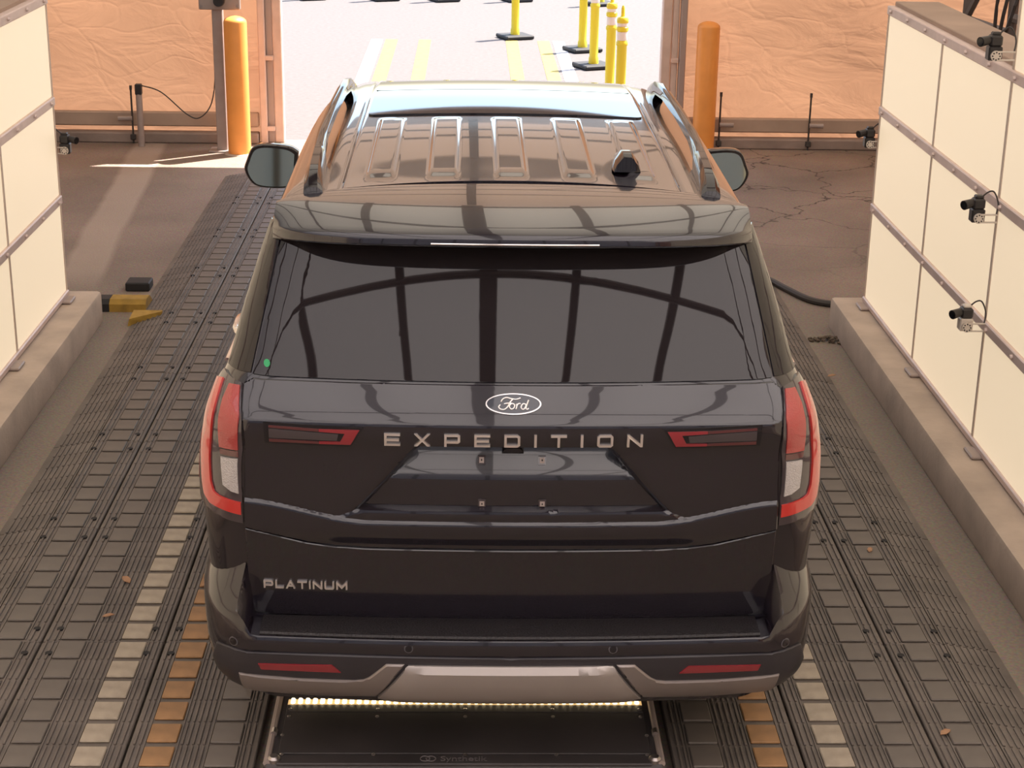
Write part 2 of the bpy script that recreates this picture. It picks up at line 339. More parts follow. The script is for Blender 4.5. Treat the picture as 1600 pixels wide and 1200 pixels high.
simple('gable_post', 'steel', tf, BX((0, YF-.14, 5.2), (.10, .06, 3.0), .006))
# kerbs
for s, nm in ((-1, 'left'), (1, 'right')):
    kb = simple('kerb', 'concrete', None, lambda bm: box(bm, (s*2.70, 5.6, .095), (.82, 9.3, .21), .022, None, 2), True)
    tag(kb, 'long pale concrete kerb under the %s light wall' % nm, 'kerb', 'kerbs under the light walls')
# ---------------------------------------------------------------- light walls of backlit panels
COLS = [10.12, 8.91, 7.705, 6.49, 5.28, 4.07, 2.86, 1.65]
ROWS = [.225, .81, 1.405, 2.0, 2.6]
pm = {}
def panel_mesh(w, h):
    key = (round(w, 3), round(h, 3))
    if key not in pm:
        bm = bmesh.new(); box(bm, (0, 0, 0), (.03, w, h), .006); me = bpy.data.meshes.new('diffuser_panel'); bm.to_mesh(me); bm.free(); me.materials.append(M['panel']); pm[key] = me
    return pm[key]
bm = bmesh.new(); cyl(bm, (0, 0, 0), (-.012, 0, 0), .011, .009, 8); bme = bpy.data.meshes.new('bolt'); bm.to_mesh(bme); bm.free(); bme.materials.append(M['alu'])
for s, nm in ((-1, 'left'), (1, 'right')):
    X = 2.475
    w = thing('light_wall', (0, 0, 0), 'low wall of glowing cream panels in grey rails along the %s kerb' % nm, 'light wall', 'light walls beside the lane')
    for i in range(len(COLS)-1):
        y1, y0 = COLS[i], COLS[i+1]
        for j in range(4):
            if j == 3 and i < 2: continue
            z0, z1 = ROWS[j], ROWS[j+1]
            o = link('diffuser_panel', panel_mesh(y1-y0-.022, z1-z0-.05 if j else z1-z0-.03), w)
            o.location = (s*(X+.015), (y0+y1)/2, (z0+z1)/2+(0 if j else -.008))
    for j in range(5):
        ya = COLS[0] if j < 4 else COLS[2]
        simple('rail', 'alu', w, BX((s*(X+.01), (ya+COLS[-1])/2, ROWS[j]), (.05, ya-COLS[-1], .052 if j else .035), .005))
        if 0 < j:
            y = ya-.10
            while y > 5.5:
                o = link('bolt', bme, w); o.location = (s*(X-.016), y, ROWS[j]); o.rotation_euler = (0, 0, 0 if s > 0 else math.pi); y -= .40
    for i, y in enumerate(COLS):
        zt = 2.0 if i < 2 else 2.6
        simple('stud', 'seam', w, BX((s*(X+.018), y, (.21+zt)/2), (.044, .026, zt-.21), .003))
    simple('cap_board', 'board', w, BX((s*(X+.16), (COLS[0]+COLS[2])/2, 2.035), (.26, COLS[0]-COLS[2], .03), .004))
    simple('cap_board', 'board', w, BX((s*(X+.16), (COLS[2]+COLS[-1])/2, 2.635), (.26, COLS[2]-COLS[-1], .03), .004))
    simple('end_board', 'board', w, BX((s*(X+.16), COLS[0]-.02, 1.12), (.24, .03, 1.80), .004))
    simple('back_board', 'board', w, BX((s*(X+.28), (COLS[0]+COLS[-1])/2, 1.12), (.02, COLS[0]-COLS[-1], 1.80), .004))
    for y in (10.0, 8.75, 7.55, 6.4, 5.2):
        simple('foot_bracket', 'post', w, BX((s*(X-.01), y, .2095), (.11, .14, .018), .006))
# ---------------------------------------------------------------- inspection cameras on the walls
def cam_rig(loc, s, label, white=False, cablepts=True, arm=.13):
    t = thing('inspection_camera', loc, label, 'camera', 'small cameras on the light walls'); t.scale = (.66, .66, .66)
    g = lambda *a: (a[0]*s, a[1], a[2])
    bmat = 'camblack'
    simple('camera_body', bmat, t, BX(g(-arm, .02, .055), (.085, .09, .075), .012), True)
    simple('camera_top', 'camwhite' if white else 'camblack', t, BX(g(-arm+.005, .03, .10), (.06, .06, .025), .008), True)
    lz = simple('lens', 'camblack', t, lambda bm: cyl(bm, g(-arm-.03, .02, .06), g(-arm-.115, -.03, .05), .030, .034, 16), True)
    simple('lens_glass', 'camlens', lz, lambda bm: cyl(bm, g(-arm-.113, -.029, .05), g(-arm-.118, -.032, .05), .027, .026, 16))
    simple('housing', 'camwhite' if white else 'camblack', t, BX(g(-arm, .02, -.03), (.095, .085, .095), .008), True)
    simple('arm', 'camwhite', t, BX(g(-arm/2, -.035, -.015), (arm, .012, .012), .003))
    simple('arm', 'camwhite', t, BX(g(-arm/2, -.035, -.07), (arm, .012, .012), .003))
    d = simple('pivot_disc', 'camwhite', t, lambda bm: cyl(bm, g(-arm, -.024, -.043), g(-arm, -.042, -.043), .036, None, 20), True)
    def dots(bm):
        for q in range(8):
            a = q*math.pi/4; cyl(bm, g(-arm+.025*math.cos(a), -.041, -.043+.025*math.sin(a)), g(-arm+.025*math.cos(a), -.044, -.043+.025*math.sin(a)), .006, None, 6)
    simple('disc_holes', 'camblack', d, dots)
    simple('cable', 'cable', t, lambda bm: tube(bm, spline([g(-arm+.03, .05, .09), g(-arm+.07, .04, .13), g(-.03, .0, .14), g(.0, -.02, .06), g(-.01, -.03, -.02)], 6), .006, 5), True)
    return t
cam_rig((2.455, 7.66, 1.375), 1, 'black camera on a bracket at the upper right panel seam')
cam_rig((2.455, 7.66, .845), 1, 'silver and black camera on the lower right panel seam', True)
cam_rig((2.44, 7.62, 2.13), 1, 'black camera above the top rail of the right wall')
cam_rig((2.50, 10.17, 1.22), 1, 'dark camera peeking past the far edge of the right wall', False, True, .10)
cam_rig((-2.50, 10.17, 1.13), -1, 'dark camera peeking past the far edge of the left wall', False, True, .10)
# scaffold behind the right wall
sc = thing('scaffold', (0, 0, 0), 'dark steel tube scaffold with cables behind the right light wall', 'scaffold')
for (x, y, ) in ((3.25, 11.2), (3.25, 10.25), (3.25, 8.6), (3.9, 11.2)):
    simple('upright', 'steel', sc, lambda bm: tube(bm, [(x, y, 0), (x, y, 3.4)], .032, 8), True)
simple('brace', 'steel', sc, lambda bm: tube(bm, [(3.25, 11.2, 1.83), (3.25, 10.25, 2.6)], .026, 6), True)
simple('brace', 'steel', sc, lambda bm: tube(bm, [(3.25, 10.25, 1.95), (3.25, 8.6, 1.98)], .028, 6), True)
simple('crossbar', 'steel', sc, lambda bm: tube(bm, [(3.25, 11.2, 1.83), (3.25, 10.25, 1.86)], .018, 6), True)
for q in (0, 2, 4):
    simple('cable', 'cable', sc, lambda bm: tube(bm, spline([(3.18, 10.3-.04*q, 3.3), (3.15+.02*q, 10.2-.05*q, 2.4), (3.17, 10.32-.06*q, 1.9), (3.2, 10.25+.05*q, 1.5), (3.2, 10.2, 1.0)], 6), .012, 5), True)
# ---------------------------------------------------------------- bollards, posts, rods
def bollard(x, y, h, label):
    t = thing('bollard', (x, y, 0), label, 'bollard', 'orange bollards inside the doorway')
    prof = [(.103, 0), (.104, .01), (.104, h-.06)]+[(.104*math.cos(a*math.pi/12), h-.06+.055*math.sin(a*math.pi/12)) for a in range(1, 6)]+[(.004, h-.004)]
    simple('sleeve', 'bollard', t, lambda bm: lathe(bm, prof, 28), True, 50)
    simple('base_ring', 'concrete', t, lambda bm: lathe(bm, [(.14, 0), (.135, .008), (.104, .012)], 24), True)
bollard(-2.10, 15.42, 1.25, 'orange bollard beside the grey post, left of the doorway')
bollard(2.20, 15.78, 1.21, 'orange bollard against the tan fabric, right of the doorway')
p = thing('sensor_post', (-2.27, 15.55, 0), 'square grey steel post with a sensor box on top by the left bollard', 'post')
simple('pole', 'post', p, BX((0, 0, .74), (.095, .095, 1.46), .006)); simple('base_plate', 'post', p, BX((0, 0, .008), (.24, .2, .016), .004))
bx = simple('sensor_box', 'post', p, BX((.03, -.06, 1.47), (.37, .05, .36), .008))
simple('lens', 'camblack', bx, lambda bm: cyl(bm, (.03, -.085, 1.37), (.03, -.15, 1.37), .05, .045, 16), True)
for (a, b) in ((-.13, 1.32), (.19, 1.32), (-.13, 1.62), (.19, 1.62)):
    simple('screw', 'bolt', bx, lambda bm: cyl(bm, (a, -.085, b), (a, -.092, b), .012, None, 8))
p = thing('short_pole', (-3.05, 15.72, 0), 'thin grey pole with black tip standing by the left fabric wall', 'pole')
simple('tube', 'post', p, lambda bm: cyl(bm, (0, 0, 0), (0, 0, .50), .03, None, 12), True); simple('tip', 'camblack', p, BX((0, 0, .53), (.062, .062, .10), .008))
cb = simple('hanging_cable', 'cable', None, lambda bm: tube(bm, spline([(-3.03, 15.70, .57), (-2.85, 15.75, .50), (-2.62, 15.74, .30), (-2.5, 15.74, .27), (-2.38, 15.7, .42), (-2.32, 15.62, .75), (-2.31, 15.6, 1.15)], 8), .006, 5), True)
tag(cb, 'thin black cable sagging from the short pole to the grey post', 'cable')
for (x, lab) in ((-3.15, 'thin tie-down rod against the left fabric wall beside the short pole'), (2.36, 'thin tie-down rod next to the right bollard'), (3.21, 'thin tie-down rod on the fabric near the right light wall')):
    t = thing('tie_down_rod', (x, 15.86, 0), lab, 'rod', 'tie-down rods of the front wall')
    simple('rod', 'cable', t, lambda bm: cyl(bm, (0, 0, 0), (0, -.0, .52), .009, None, 8), True); simple('tip', 'cable', t, lambda bm: cyl(bm, (0, 0, .50), (0, 0, .54), .013, None, 8))
    s = -1 if x < 0 else 1
    simple('lever', 'post', t, lambda bm: cyl(bm, (0, -.01, .235), (s*.13, -.02, .235), .022, None, 10), True)
    simple('foot', 'cable', t, BX((0, -.01, .06), (.05, .03, .05), .005))
# ---------------------------------------------------------------- markings and delineators outside
for (x, m, lab) in ((-1.24, 'white_paint', 'white painted line, leftmost of the lane markings outside'), (-1.045, 'yellow_paint', 'yellow painted line next to the left white line'),
                    (-.60, 'yellow_paint', 'yellow painted line left of the middle gap outside'), (.56, 'yellow_paint', 'yellow painted line ending at the lone delineator'),
                    (.985, 'yellow_paint', 'yellow painted line beside the right white line'), (1.185, 'white_paint', 'white painted line, rightmost of the lane markings outside')):
    tag(simple('painted_line', m, None, BX((x, 20.5, .0015), (.16, 5.0, .003))), lab, 'road marking', 'painted lane lines outside the tent')
def delineator(x, y, label, h=1.04, bandz=(.78, .92)):
    t = thing('delineator_post', (x, y, 0), label, 'delineator', 'yellow delineator posts outside')
    bsq = simple('base', 'rubber', t, lambda bm: box(bm, (0, 0, .03), (.40, .40, .05), .012))
    bsq.rotation_euler = (0, 0, .4)
    simple('post', 'yellow', t, lambda bm: lathe(bm, [(.062, .05), (.060, .12), (.052, .14), (.052, bandz[0]-.06), (.060, bandz[0]-.05), (.060, bandz[0]-.02), (.052, bandz[0]-.01), (.052, h-.09), (.060, h-.08), (.060, h-.05), (.050, h-.03), (.02, h-.02), (.018, h+.06), (.008, h+.09)], 18), True, 40)
    for z0, z1 in ((bandz[0], bandz[0]+.085), (bandz[1], bandz[1]+.075)):
        simple('band', 'whiteband', t, lambda bm: lathe(bm, [(.0535, z0), (.0545, z0+.004), (.0545, z1-.004), (.0535, z1)], 18), True, 40)
    simple('ring', 'yellow', t, lambda bm: lathe(bm, [(.054, bandz[0]+.09), (.061, bandz[0]+.096), (.061, bandz[0]+.13), (.054, bandz[0]+.136)], 18), True, 40)
for (x, y, lab) in ((.61, 23.24, 'yellow delineator post standing alone near the centre of the pavement'), (1.455, 22.13, 'farthest of the four clustered yellow delineator posts'),
                    (1.505, 20.75, 'second farthest of the four clustered yellow delineator posts'), (1.545, 18.75, 'yellow delineator post with bands, third in the cluster'),
                    (1.56, 17.55, 'nearest yellow delineator post with handle tip visible, right of the cluster'),
                    (-2.52, 27.4, 'leftmost far delineator with only its black base in view'), (-1.36, 27.4, 'far delineator with black base left of the yellow line tops'),
                    (-.41, 27.4, 'far delineator with black base right of the yellow line tops'), (.74, 27.5, 'far delineator whose base shows behind the lone post'), (2.05, 27.1, 'far delineator whose base shows behind the cluster')):
    delineator(x, y, lab)
# ---------------------------------------------------------------- speed bump, hose, mound, litter
sb = thing('speed_bump', (-2.5, 10.53, 0), 'black rubber speed bump with a yellow block beside the left kerb', 'speed bump')
def bumpseg(x0, x1):
    def f(bm):
        prof = [(-.09, 0), (-.085, .05), (-.05, .075), (.05, .075), (.10, .05), (.16, 0)]
        loft(bm, [[(x0, a, b) for a, b in prof], [(x1, a, b) for a, b in prof]], True, True, True)
    return f
simple('rubber_block', 'rubber', sb, bumpseg(-.9, .205)); simple('yellow_block', 'yellow_block', sb, bumpseg(.207, .44))
tag(simple('rubber_block', 'rubber', None, BX((-2.20, 10.98, .03), (.16, .15, .06), .008)), 'small black rubber block beside the left mats behind the speed bump', 'block')
def wedge(bm):
    loft(bm, [[(-2.12, 10.14, .0), (-2.12, 10.31, .0), (-2.11, 10.31, .055), (-2.11, 10.15, .045)], [(-1.93, 10.28, .0), (-1.93, 10.31, .0), (-1.93, 10.31, .055), (-1.93, 10.29, .053)]], True, True, True)
tag(simple('ramp_corner', 'yellow_block', None, wedge), 'yellow painted corner wedge at the left mats by the speed bump', 'wedge')
tag(simple('hose', 'cable', None, lambda bm: tube(bm, spline([(1.5, 11.75, .023), (1.85, 11.45, .023), (2.06, 11.27, .023), (2.17, 11.0, .023), (2.28, 10.76, .023), (2.45, 10.66, .023), (2.7, 10.62, .023)], 8), .022, 8), True), 'dark hose running from the car to the right kerb end', 'hose')
def mound(bm):
    for q in range(60):
        a = random.random()*6.28; r = random.random()**.6; c = (2.24+.13*r*math.cos(a), 9.95+.07*r*math.sin(a), .006+.018*(1-r)); s_ = random.uniform(.01, .028)
        box(bm, c, (s_, s_*.8, s_*.6), s_*.15, Matrix.Rotation(random.random()*3, 3, 'Z') @ Matrix.Rotation(random.random(), 3, 'X'))
mo = simple('dirt_pile', 'grit', None, mound); tag(mo, 'small pile of dark dirt beside the right kerb', 'dirt'); mo['kind'] = 'stuff'
def leaf(x, y, z, rz, s, lab):
    def f(bm):
        v = [(-.5, 0, 0), (-.2, .22, .06), (.2, .2, .10), (.5, 0, .03), (.2, -.2, .09), (-.2, -.22, .05)]
        a = [bm.verts.new(Vector(p)*s) for p in v]; b = [bm.verts.new(Vector((p[0], p[1], p[2]+.05))*s) for p in v]
        bm.faces.new(a[::-1]); bm.faces.new(b)
        for i in range(6): bm.faces.new((a[i], a[(i+1) % 6], b[(i+1) % 6], b[i]))
    o = simple('dry_leaf', 'leaf', None, f); o.location = (x, y, z); o.rotation_euler = (0, 0, rz); tag(o, lab, 'leaf', 'dry leaves on the mats')
leaf(-1.08, 6.42, .05, .9, .06, 'small reddish dry leaf between cream and orange pads'); leaf(-1.42, 6.45, .052, 2.2, .07, 'curled tan dry leaf on the ribs left of the cream pads')
leaf(-1.43, 6.13, .05, .3, .05, 'tiny orange leaf scrap on the left mat ribs'); leaf(1.35, 6.47, .052, .1, .07, 'dry brown leaf on the mat just right of the bumper')
leaf(1.78, 6.78, .052, 1.2, .05, 'small pink-tan leaf on the outer right mat'); leaf(1.71, 5.25, .05, .6, .055, 'tan leaf scrap lying at the right mat seam near the camera')
leaf(2.1, 9.2, .03, .4, .06, 'pale leaf scrap at the foot of the right ramp edge')
# ---------------------------------------------------------------- cable mats
PL = 1.066; NP = 7; PP = PL/NP
def pad_mesh(w, name, m):
    bm = bmesh.new(); box(bm, (0, 0, .005), (w, PP-(.022 if name == 'dark' else .034), .010), .0035); me = bpy.data.meshes.new('pad'); bm.to_mesh(me); bm.free(); me.materials.append(M[m]); return me
PADS = {c: pad_mesh(.105, c, m) for c, m in (('dark', 'pad'), ('cream', 'cream'), ('orange', 'orange_pad'))}
TZ = .040
def base_mesh(kind):
    """module in local coords: x measured outward from lane centre, y 0..PL"""
    bm = bmesh.new()
    spans = {'inner': (.72, 1.168), 'middle': (1.177, 1.645), 'outer': (1.654, 1.885)}[kind]
    box(bm, ((spans[0]+spans[1])/2, PL/2, TZ/2), (spans[1]-spans[0], PL-.006, TZ), .004)
    pads = {'inner': [.835, 1.057], 'middle': [1.29, 1.525], 'outer': [1.772]}[kind]
    bands = {'inner': [(.735, .775), (.898, .995), (1.120, 1.160)], 'middle': [(1.184, 1.228), (1.352, 1.462), (1.588, 1.640)], 'outer': [(1.660, 1.708), (1.836, 1.88)]}[kind]
    for a, b in bands:
        n = max(2, int((b-a)/.0185))
        for i in range(n):
            x = a+(b-a)*(i+.5)/n
            for j in range(NP): box(bm, (x, PP*(j+.5), TZ+.003), (.0085, PP-.010, .007), .002)
    for x in pads:
        for sgn in (-1, 1): box(bm, (x+sgn*.058, PL/2, TZ+.0025), (.005, PL-.02, .005))
    holes = {'inner': [1.132, .76], 'middle': [1.226, 1.598], 'outer': [1.69, 1.872]}[kind]
    if kind == 'outer':
        prof = [(1.887, 0), (1.887, TZ), (2.10, .004), (2.10, 0)]
        loft(bm, [[(a, .003, b) for a, b in prof], [(a, PL-.003, b) for a, b in prof]], True, True, True)
        for i in range(7):
            x = 1.90+i*.027; z = TZ-(x-1.887)/.213*(TZ-.004)
            for j in range(NP): box(bm, (x, PP*(j+.5), z+.002), (.009, PP-.012, .007))
    nf = len(bm.faces)
    for x in holes:
        for y in (.10, PL-.10): cyl(bm, (x, y, TZ-.001), (x, y, TZ+.0068), .014, None, 12)
    bmesh.ops.recalc_face_normals(bm, faces=bm.faces)
    bm.faces.ensure_lookup_table()
    for i, f in enumerate(bm.faces):
        if i >= nf: f.material_index = 1
    me = bpy.data.meshes.new('rubber_base'); bm.to_mesh(me); bm.free(); me.materials.append(M['mat']); me.materials.append(M['hole']); return me, pads
BASES = {k: base_mesh(k) for k in ('inner', 'middle', 'outer')}
Y0 = 5.932
def lay_mat(side, kind, row):
    me, pads = BASES[kind]; s = -1 if side == 'left' else 1
    y = Y0+(row-1)*PL
    colour = {}
    if kind == 'middle': colour = {pads[0]: 'cream' if (row <= 2 and s < 0) or row <= 0 or (row == 1 and s < 0) else 'dark', pads[1]: 'dark'}
    elif kind == 'inner': colour = {pads[0]: 'dark', pads[1]: 'orange' if (s < 0 and row <= 1) or row <= 0 else 'dark'}
    else: colour = {pads[0]: 'dark'}
    extra = ''
    if kind == 'middle' and colour[pads[0]] == 'cream': extra = ' with cream pads'
    if kind == 'inner' and colour[pads[1]] == 'orange': extra = ' with worn orange pads'
    pos = {'outer': 'sloped outer', 'middle': 'middle', 'inner': 'inner'}[kind]
    t = thing('cable_mat', (0, y, 0), '%s rubber cable mat%s, %s side, %s row from the bottom edge' % (pos, extra, side, ORD[row]), 'mat', 'rubber cable mats of the lane')
    t.scale = (s, 1, 1)
    link('rubber_base', me, t)
    for x in pads:
        for j in range(NP):
            o = link('pad', PADS[colour[x]], t); o.location = (x, PP*(j+.5), TZ)
for row in range(0, 9): lay_mat('left', 'outer', row); lay_mat('left', 'middle', row)
for row in range(0, 3): lay_mat('left', 'inner', row); lay_mat('right', 'inner', row)
for row in range(0, 6): lay_mat('right', 'outer', row)
for row in range(0, 5): lay_mat('right', 'middle', row)
# ---------------------------------------------------------------- black under-vehicle box with LED strip
pb = thing('scanner_box', (0, 5.6, 0), 'black flat scanner box with a glowing LED strip under the bumper', 'scanner')
simple('body', 'blackbox', pb, BX((0, .02, .045), (1.36, 1.30, .09), .012)); 
simple('top_plate', 'blackbox', pb, BX((0, -.43, .093), (1.27, .27, .006), .002)); simple('top_strip', 'blackbox', pb, BX((0, -.265, .093), (1.27, .05, .006), .002))
simple('front_lip', 'blackbox', pb, BX((0, -.60, .088), (1.27, .055, .012), .003))
for s in (-1, 1):
    simple('side_rail', 'post', pb, lambda bm: tube(bm, [(s*.668, -.62, .09), (s*.668, -.62+.85, .095)], .012, 8), True)
    simple('corner_knob', 'bolt', pb, lambda bm: lathe(bm, [(.022, .08), (.022, .10), (.014, .108), (.004, .109)], 14, (s*.645, -.60, 0)), True)
    simple('hinge', 'bolt', pb, lambda bm: cyl(bm, (s*.662, -.45, .10), (s*.662, -.42, .10), .012, None, 8), True)
bm = bmesh.new(); lathe(bm, [(.007, 0), (.007, .003), (.002, .005)], 8); sme = bpy.data.meshes.new('screw'); bm.to_mesh(sme); bm.free(); sme.materials.append(M['bolt'])
for y in (-.275, -.325, -.575):
    for q in range(5):
        o = link('screw', sme, pb); o.location = (-.622+q*.311, y, .096)
for s in (-1, 1):
    o = link('screw', sme, pb); o.location = (s*.632, -.45, .096)
ls = simple('led_strip', 'ledstrip', pb, BX((0, -.222, .094), (1.27, .036, .006), .002))
bm = bmesh.new(); bmesh.ops.create_icosphere(bm, subdivisions=1, radius=.0095); lme = bpy.data.meshes.new('led'); bm.to_mesh(lme); bm.free(); lme.materials.append(M['led'])
for q in range(48):
    for r_ in (-1, 1):
        o = link('led', lme, ls); o.location = (-.617+q*1.234/47, -.222+r_*.0085, .098)
def text_obj(name, body, size, m, parent, loc, rot=(0, 0, 0)):
    cu = bpy.data.curves.new(name, 'FONT'); cu.body = body; cu.size = size; cu.extrude = .0006; cu.align_x = 'CENTER'; cu.align_y = 'CENTER'
    tmp = bpy.data.objects.new(name, cu); COL.objects.link(tmp)
    dg = bpy.context.evaluated_depsgraph_get(); me = bpy.data.meshes.new_from_object(tmp.evaluated_get(dg)); bpy.data.objects.remove(tmp)
    o = link(name, me, parent); me.materials.clear(); me.materials.append(M[m]); o.location = loc; o.rotation_euler = rot; return o
text_obj('logo_text', 'Synthetik', .042, 'logo', pb, (-.005, -.598, .0955))
def rings(bm):
    for cx in (-.135, -.115):
        pts = [(cx+.016*math.cos(a*math.pi/12), -.598+.016*math.sin(a*math.pi/12), .0955) for a in range(25)]; tube(bm, pts, .002, 4)
simple('logo_rings', 'logo', pb, rings)
# ================================================================ THE CAR
def pchip(xs, ys):
    n = len(xs); h = [xs[i+1]-xs[i] for i in range(n-1)]; d = [(ys[i+1]-ys[i])/h[i] for i in range(n-1)]
    m = [0]*n; m[0] = d[0]; m[-1] = d[-1]
    for i in range(1, n-1):
        if d[i-1]*d[i] > 0:
            w1 = 2*h[i]+h[i-1]; w2 = h[i]+2*h[i-1]; m[i] = (w1+w2)/(w1/d[i-1]+w2/d[i])
    def f(x):
        if x <= xs[0]: return ys[0]
        if x >= xs[-1]: return ys[-1]
        i = 0
        while x > xs[i+1]: i += 1
        t = (x-xs[i])/h[i]; t2 = t*t; t3 = t2*t
        return ys[i]*(2*t3-3*t2+1)+h[i]*m[i]*(t3-2*t2+t)+ys[i+1]*(-2*t3+3*t2)+h[i]*m[i+1]*(t3-t2)
    return f
fRa = pchip([.34, .55, .66, .78, .90, .98, 1.06, 1.25, 1.315, 1.34, 1.36, 1.43, 1.457, 1.475],
           [.22, .17, .150, .138, .118, .104, .10, .094, .082, .082, .092, .148, .172, .183])
def fR(z): return fRa(z) if z < 1.457 else .172+.55*(z-1.457)+.13*(z-1.457)**2+(2.4*max(0, z-1.87))
fW = pchip([.30, .40, .55, .70, .90, 1.05, 1.18, 1.30, 1.42, 1.47, 1.60, 1.75, 1.86, 1.90, 1.925],
           [.90, .955, .985, .995, 1.0, 1.003, .995, .970, .928, .905, .868, .822, .785, .765, .742])
fF = pchip([.30, .45, .80, 1.0, 1.08, 1.14, 1.20, 1.24, 1.50, 1.86, 1.925], [5.05, 5.26, 5.33, 5.31, 5.22, 4.9, 4.35, 4.15, 3.80, 3.42, 3.28])
CR, CB, RY = .15, .055, .2
def rear(x, z, R=None, W=None):
    W = W or fW(z); R = fR(z) if R is None else R; ax = abs(x); xe = W-CR
    if ax <= xe: return R+CB*(ax/W)**2
    q = min((ax-xe)/CR, .9999); s0 = 2*CB*xe/W/W
    return R+CB*(xe/W)**2+RY*(1-math.sqrt(1-q*q))+s0*(ax-xe)*(1-q)
def ring(z, W=None, R=None, F=None, zz=None):
    W = W or fW(z); R = fR(z) if R is None else R; F = F or fF(z); pts = []
    cr = min(CR, W*.4); xe = W-cr
    for i in range(12): x = xe*i/11; pts.append((x, R+CB*(x/W)**2+.11*(1-ssm(.55, .72, x))*ssm(1.0, 1.06, z)*(1-ssm(1.28, 1.33, z))))
    y0 = R+CB*(xe/W)**2
    for i in range(1, 11):
        a = i/10*math.pi/2; pts.append((xe+cr*math.sin(a), y0+RY*(1-math.cos(a))))
    ya = y0+RY; fr_ = min(.34, W*.45); fy = min(.45, .2*(F-ya)); yb = F-fy-.06
    for i in range(1, 41):
        y = ya+(yb-ya)*i/40; u = i/40; pts.append((W*(1+.012*math.sin(math.pi*u)-.03*max(0, u-.6)), y))
    xw = pts[-1][0]
    for i in range(1, 11):
        a = i/10*math.pi/2; pts.append((xw-fr_*(1-math.cos(a)), yb+fy*math.sin(a)))
    xf = pts[-1][0]; yf = pts[-1][1]
    for i in range(1, 9): x = xf*(1-i/8); pts.append((x, yf+.06*(1-(x/xf)**2) if xf > 0 else yf))
    full = pts+[(-x, y) for x, y in pts[-2:0:-1]]
    zb = z if zz is None else zz
    wz = ssm(1.45, 1.9, zb)
    return [(x, y, zb-wz*.11*(max(0, y-2.2)/1.2)**2) for x, y in full]
car = thing('suv', (.144, 4.8, 0), 'large gloss black SUV seen from behind, parked in the middle of the lane', 'car')
def shell(bm):
    zs = [.30, .34, .40, .48, .56, .62, .68, .74, .80, .86, .92, .98, 1.04, 1.08, 1.11, 1.14, 1.17, 1.20, 1.24, 1.28, 1.31, 1.33, 1.345, 1.36, 1.38, 1.40, 1.43, 1.45, 1.47, 1.50, 1.55, 1.6, 1.65, 1.7, 1.75, 1.8, 1.84, 1.86, 1.88, 1.90, 1.915]
    rs = [ring(z) for z in zs]
    for (W, R, F, z) in ((.735, .60, 3.26, 1.920), (.715, .64, 3.22, 1.926), (.68, .70, 3.17, 1.932), (.55, .78, 3.05, 1.940), (.4, .85, 2.9, 1.952), (.2, 1.0, 2.8, 1.957), (.03, 1.3, 2.6, 1.958)):
        rs.append(ring(1.925, W, R, F, z))
    loft(bm, rs, True, True, True)
bod = simple('body', 'paint', car, shell, True, 38)
# wheel arches cut out of the body
for (yy, s) in ((1.12, 1), (1.12, -1), (4.25, 1), (4.25, -1)):
    bm = bmesh.new(); cyl(bm, (s*.62, yy, .45), (s*1.2, yy, .45), .46, None, 40); cut = fin('cutter', bm, None); cut.location = car.location
    md = bod.modifiers.new('arch', 'BOOLEAN'); md.object = cut; md.operation = 'DIFFERENCE'; md.solver = 'EXACT'
bpy.context.view_layer.update()
dg = bpy.context.evaluated_depsgraph_get()
me2 = bpy.data.meshes.new_from_object(bod.evaluated_get(dg)); bod.modifiers.clear(); bod.data = me2
for o in [o for o in bpy.data.objects if o.name.startswith('cutter')]: bpy.data.objects.remove(o)
for p_ in me2.polygons: p_.use_smooth = True
me2.set_sharp_from_angle(angle=math.radians(38))
for (yy, s) in ((1.12, 1), (1.12, -1), (4.25, 1), (4.25, -1)):
    wl = simple('wheel', 'tyre', car, lambda bm: (cyl(bm, (s*.70, yy, 0.452), (s*.965, yy, 0.452), .40, None, 40), None), True, 40)
    simple('rim', 'alloy', wl, lambda bm: [box(bm, (s*.968, yy+.14*math.cos(a*math.pi/3), 0.452+.14*math.sin(a*math.pi/3)), (.02, .26, .06), .008, Matrix.Rotation(a*math.pi/3, 3, 'X')) for a in range(6)]+[cyl(bm, (s*.955, yy, 0.452), (s*.98, yy, 0.452), .07, None, 20)])
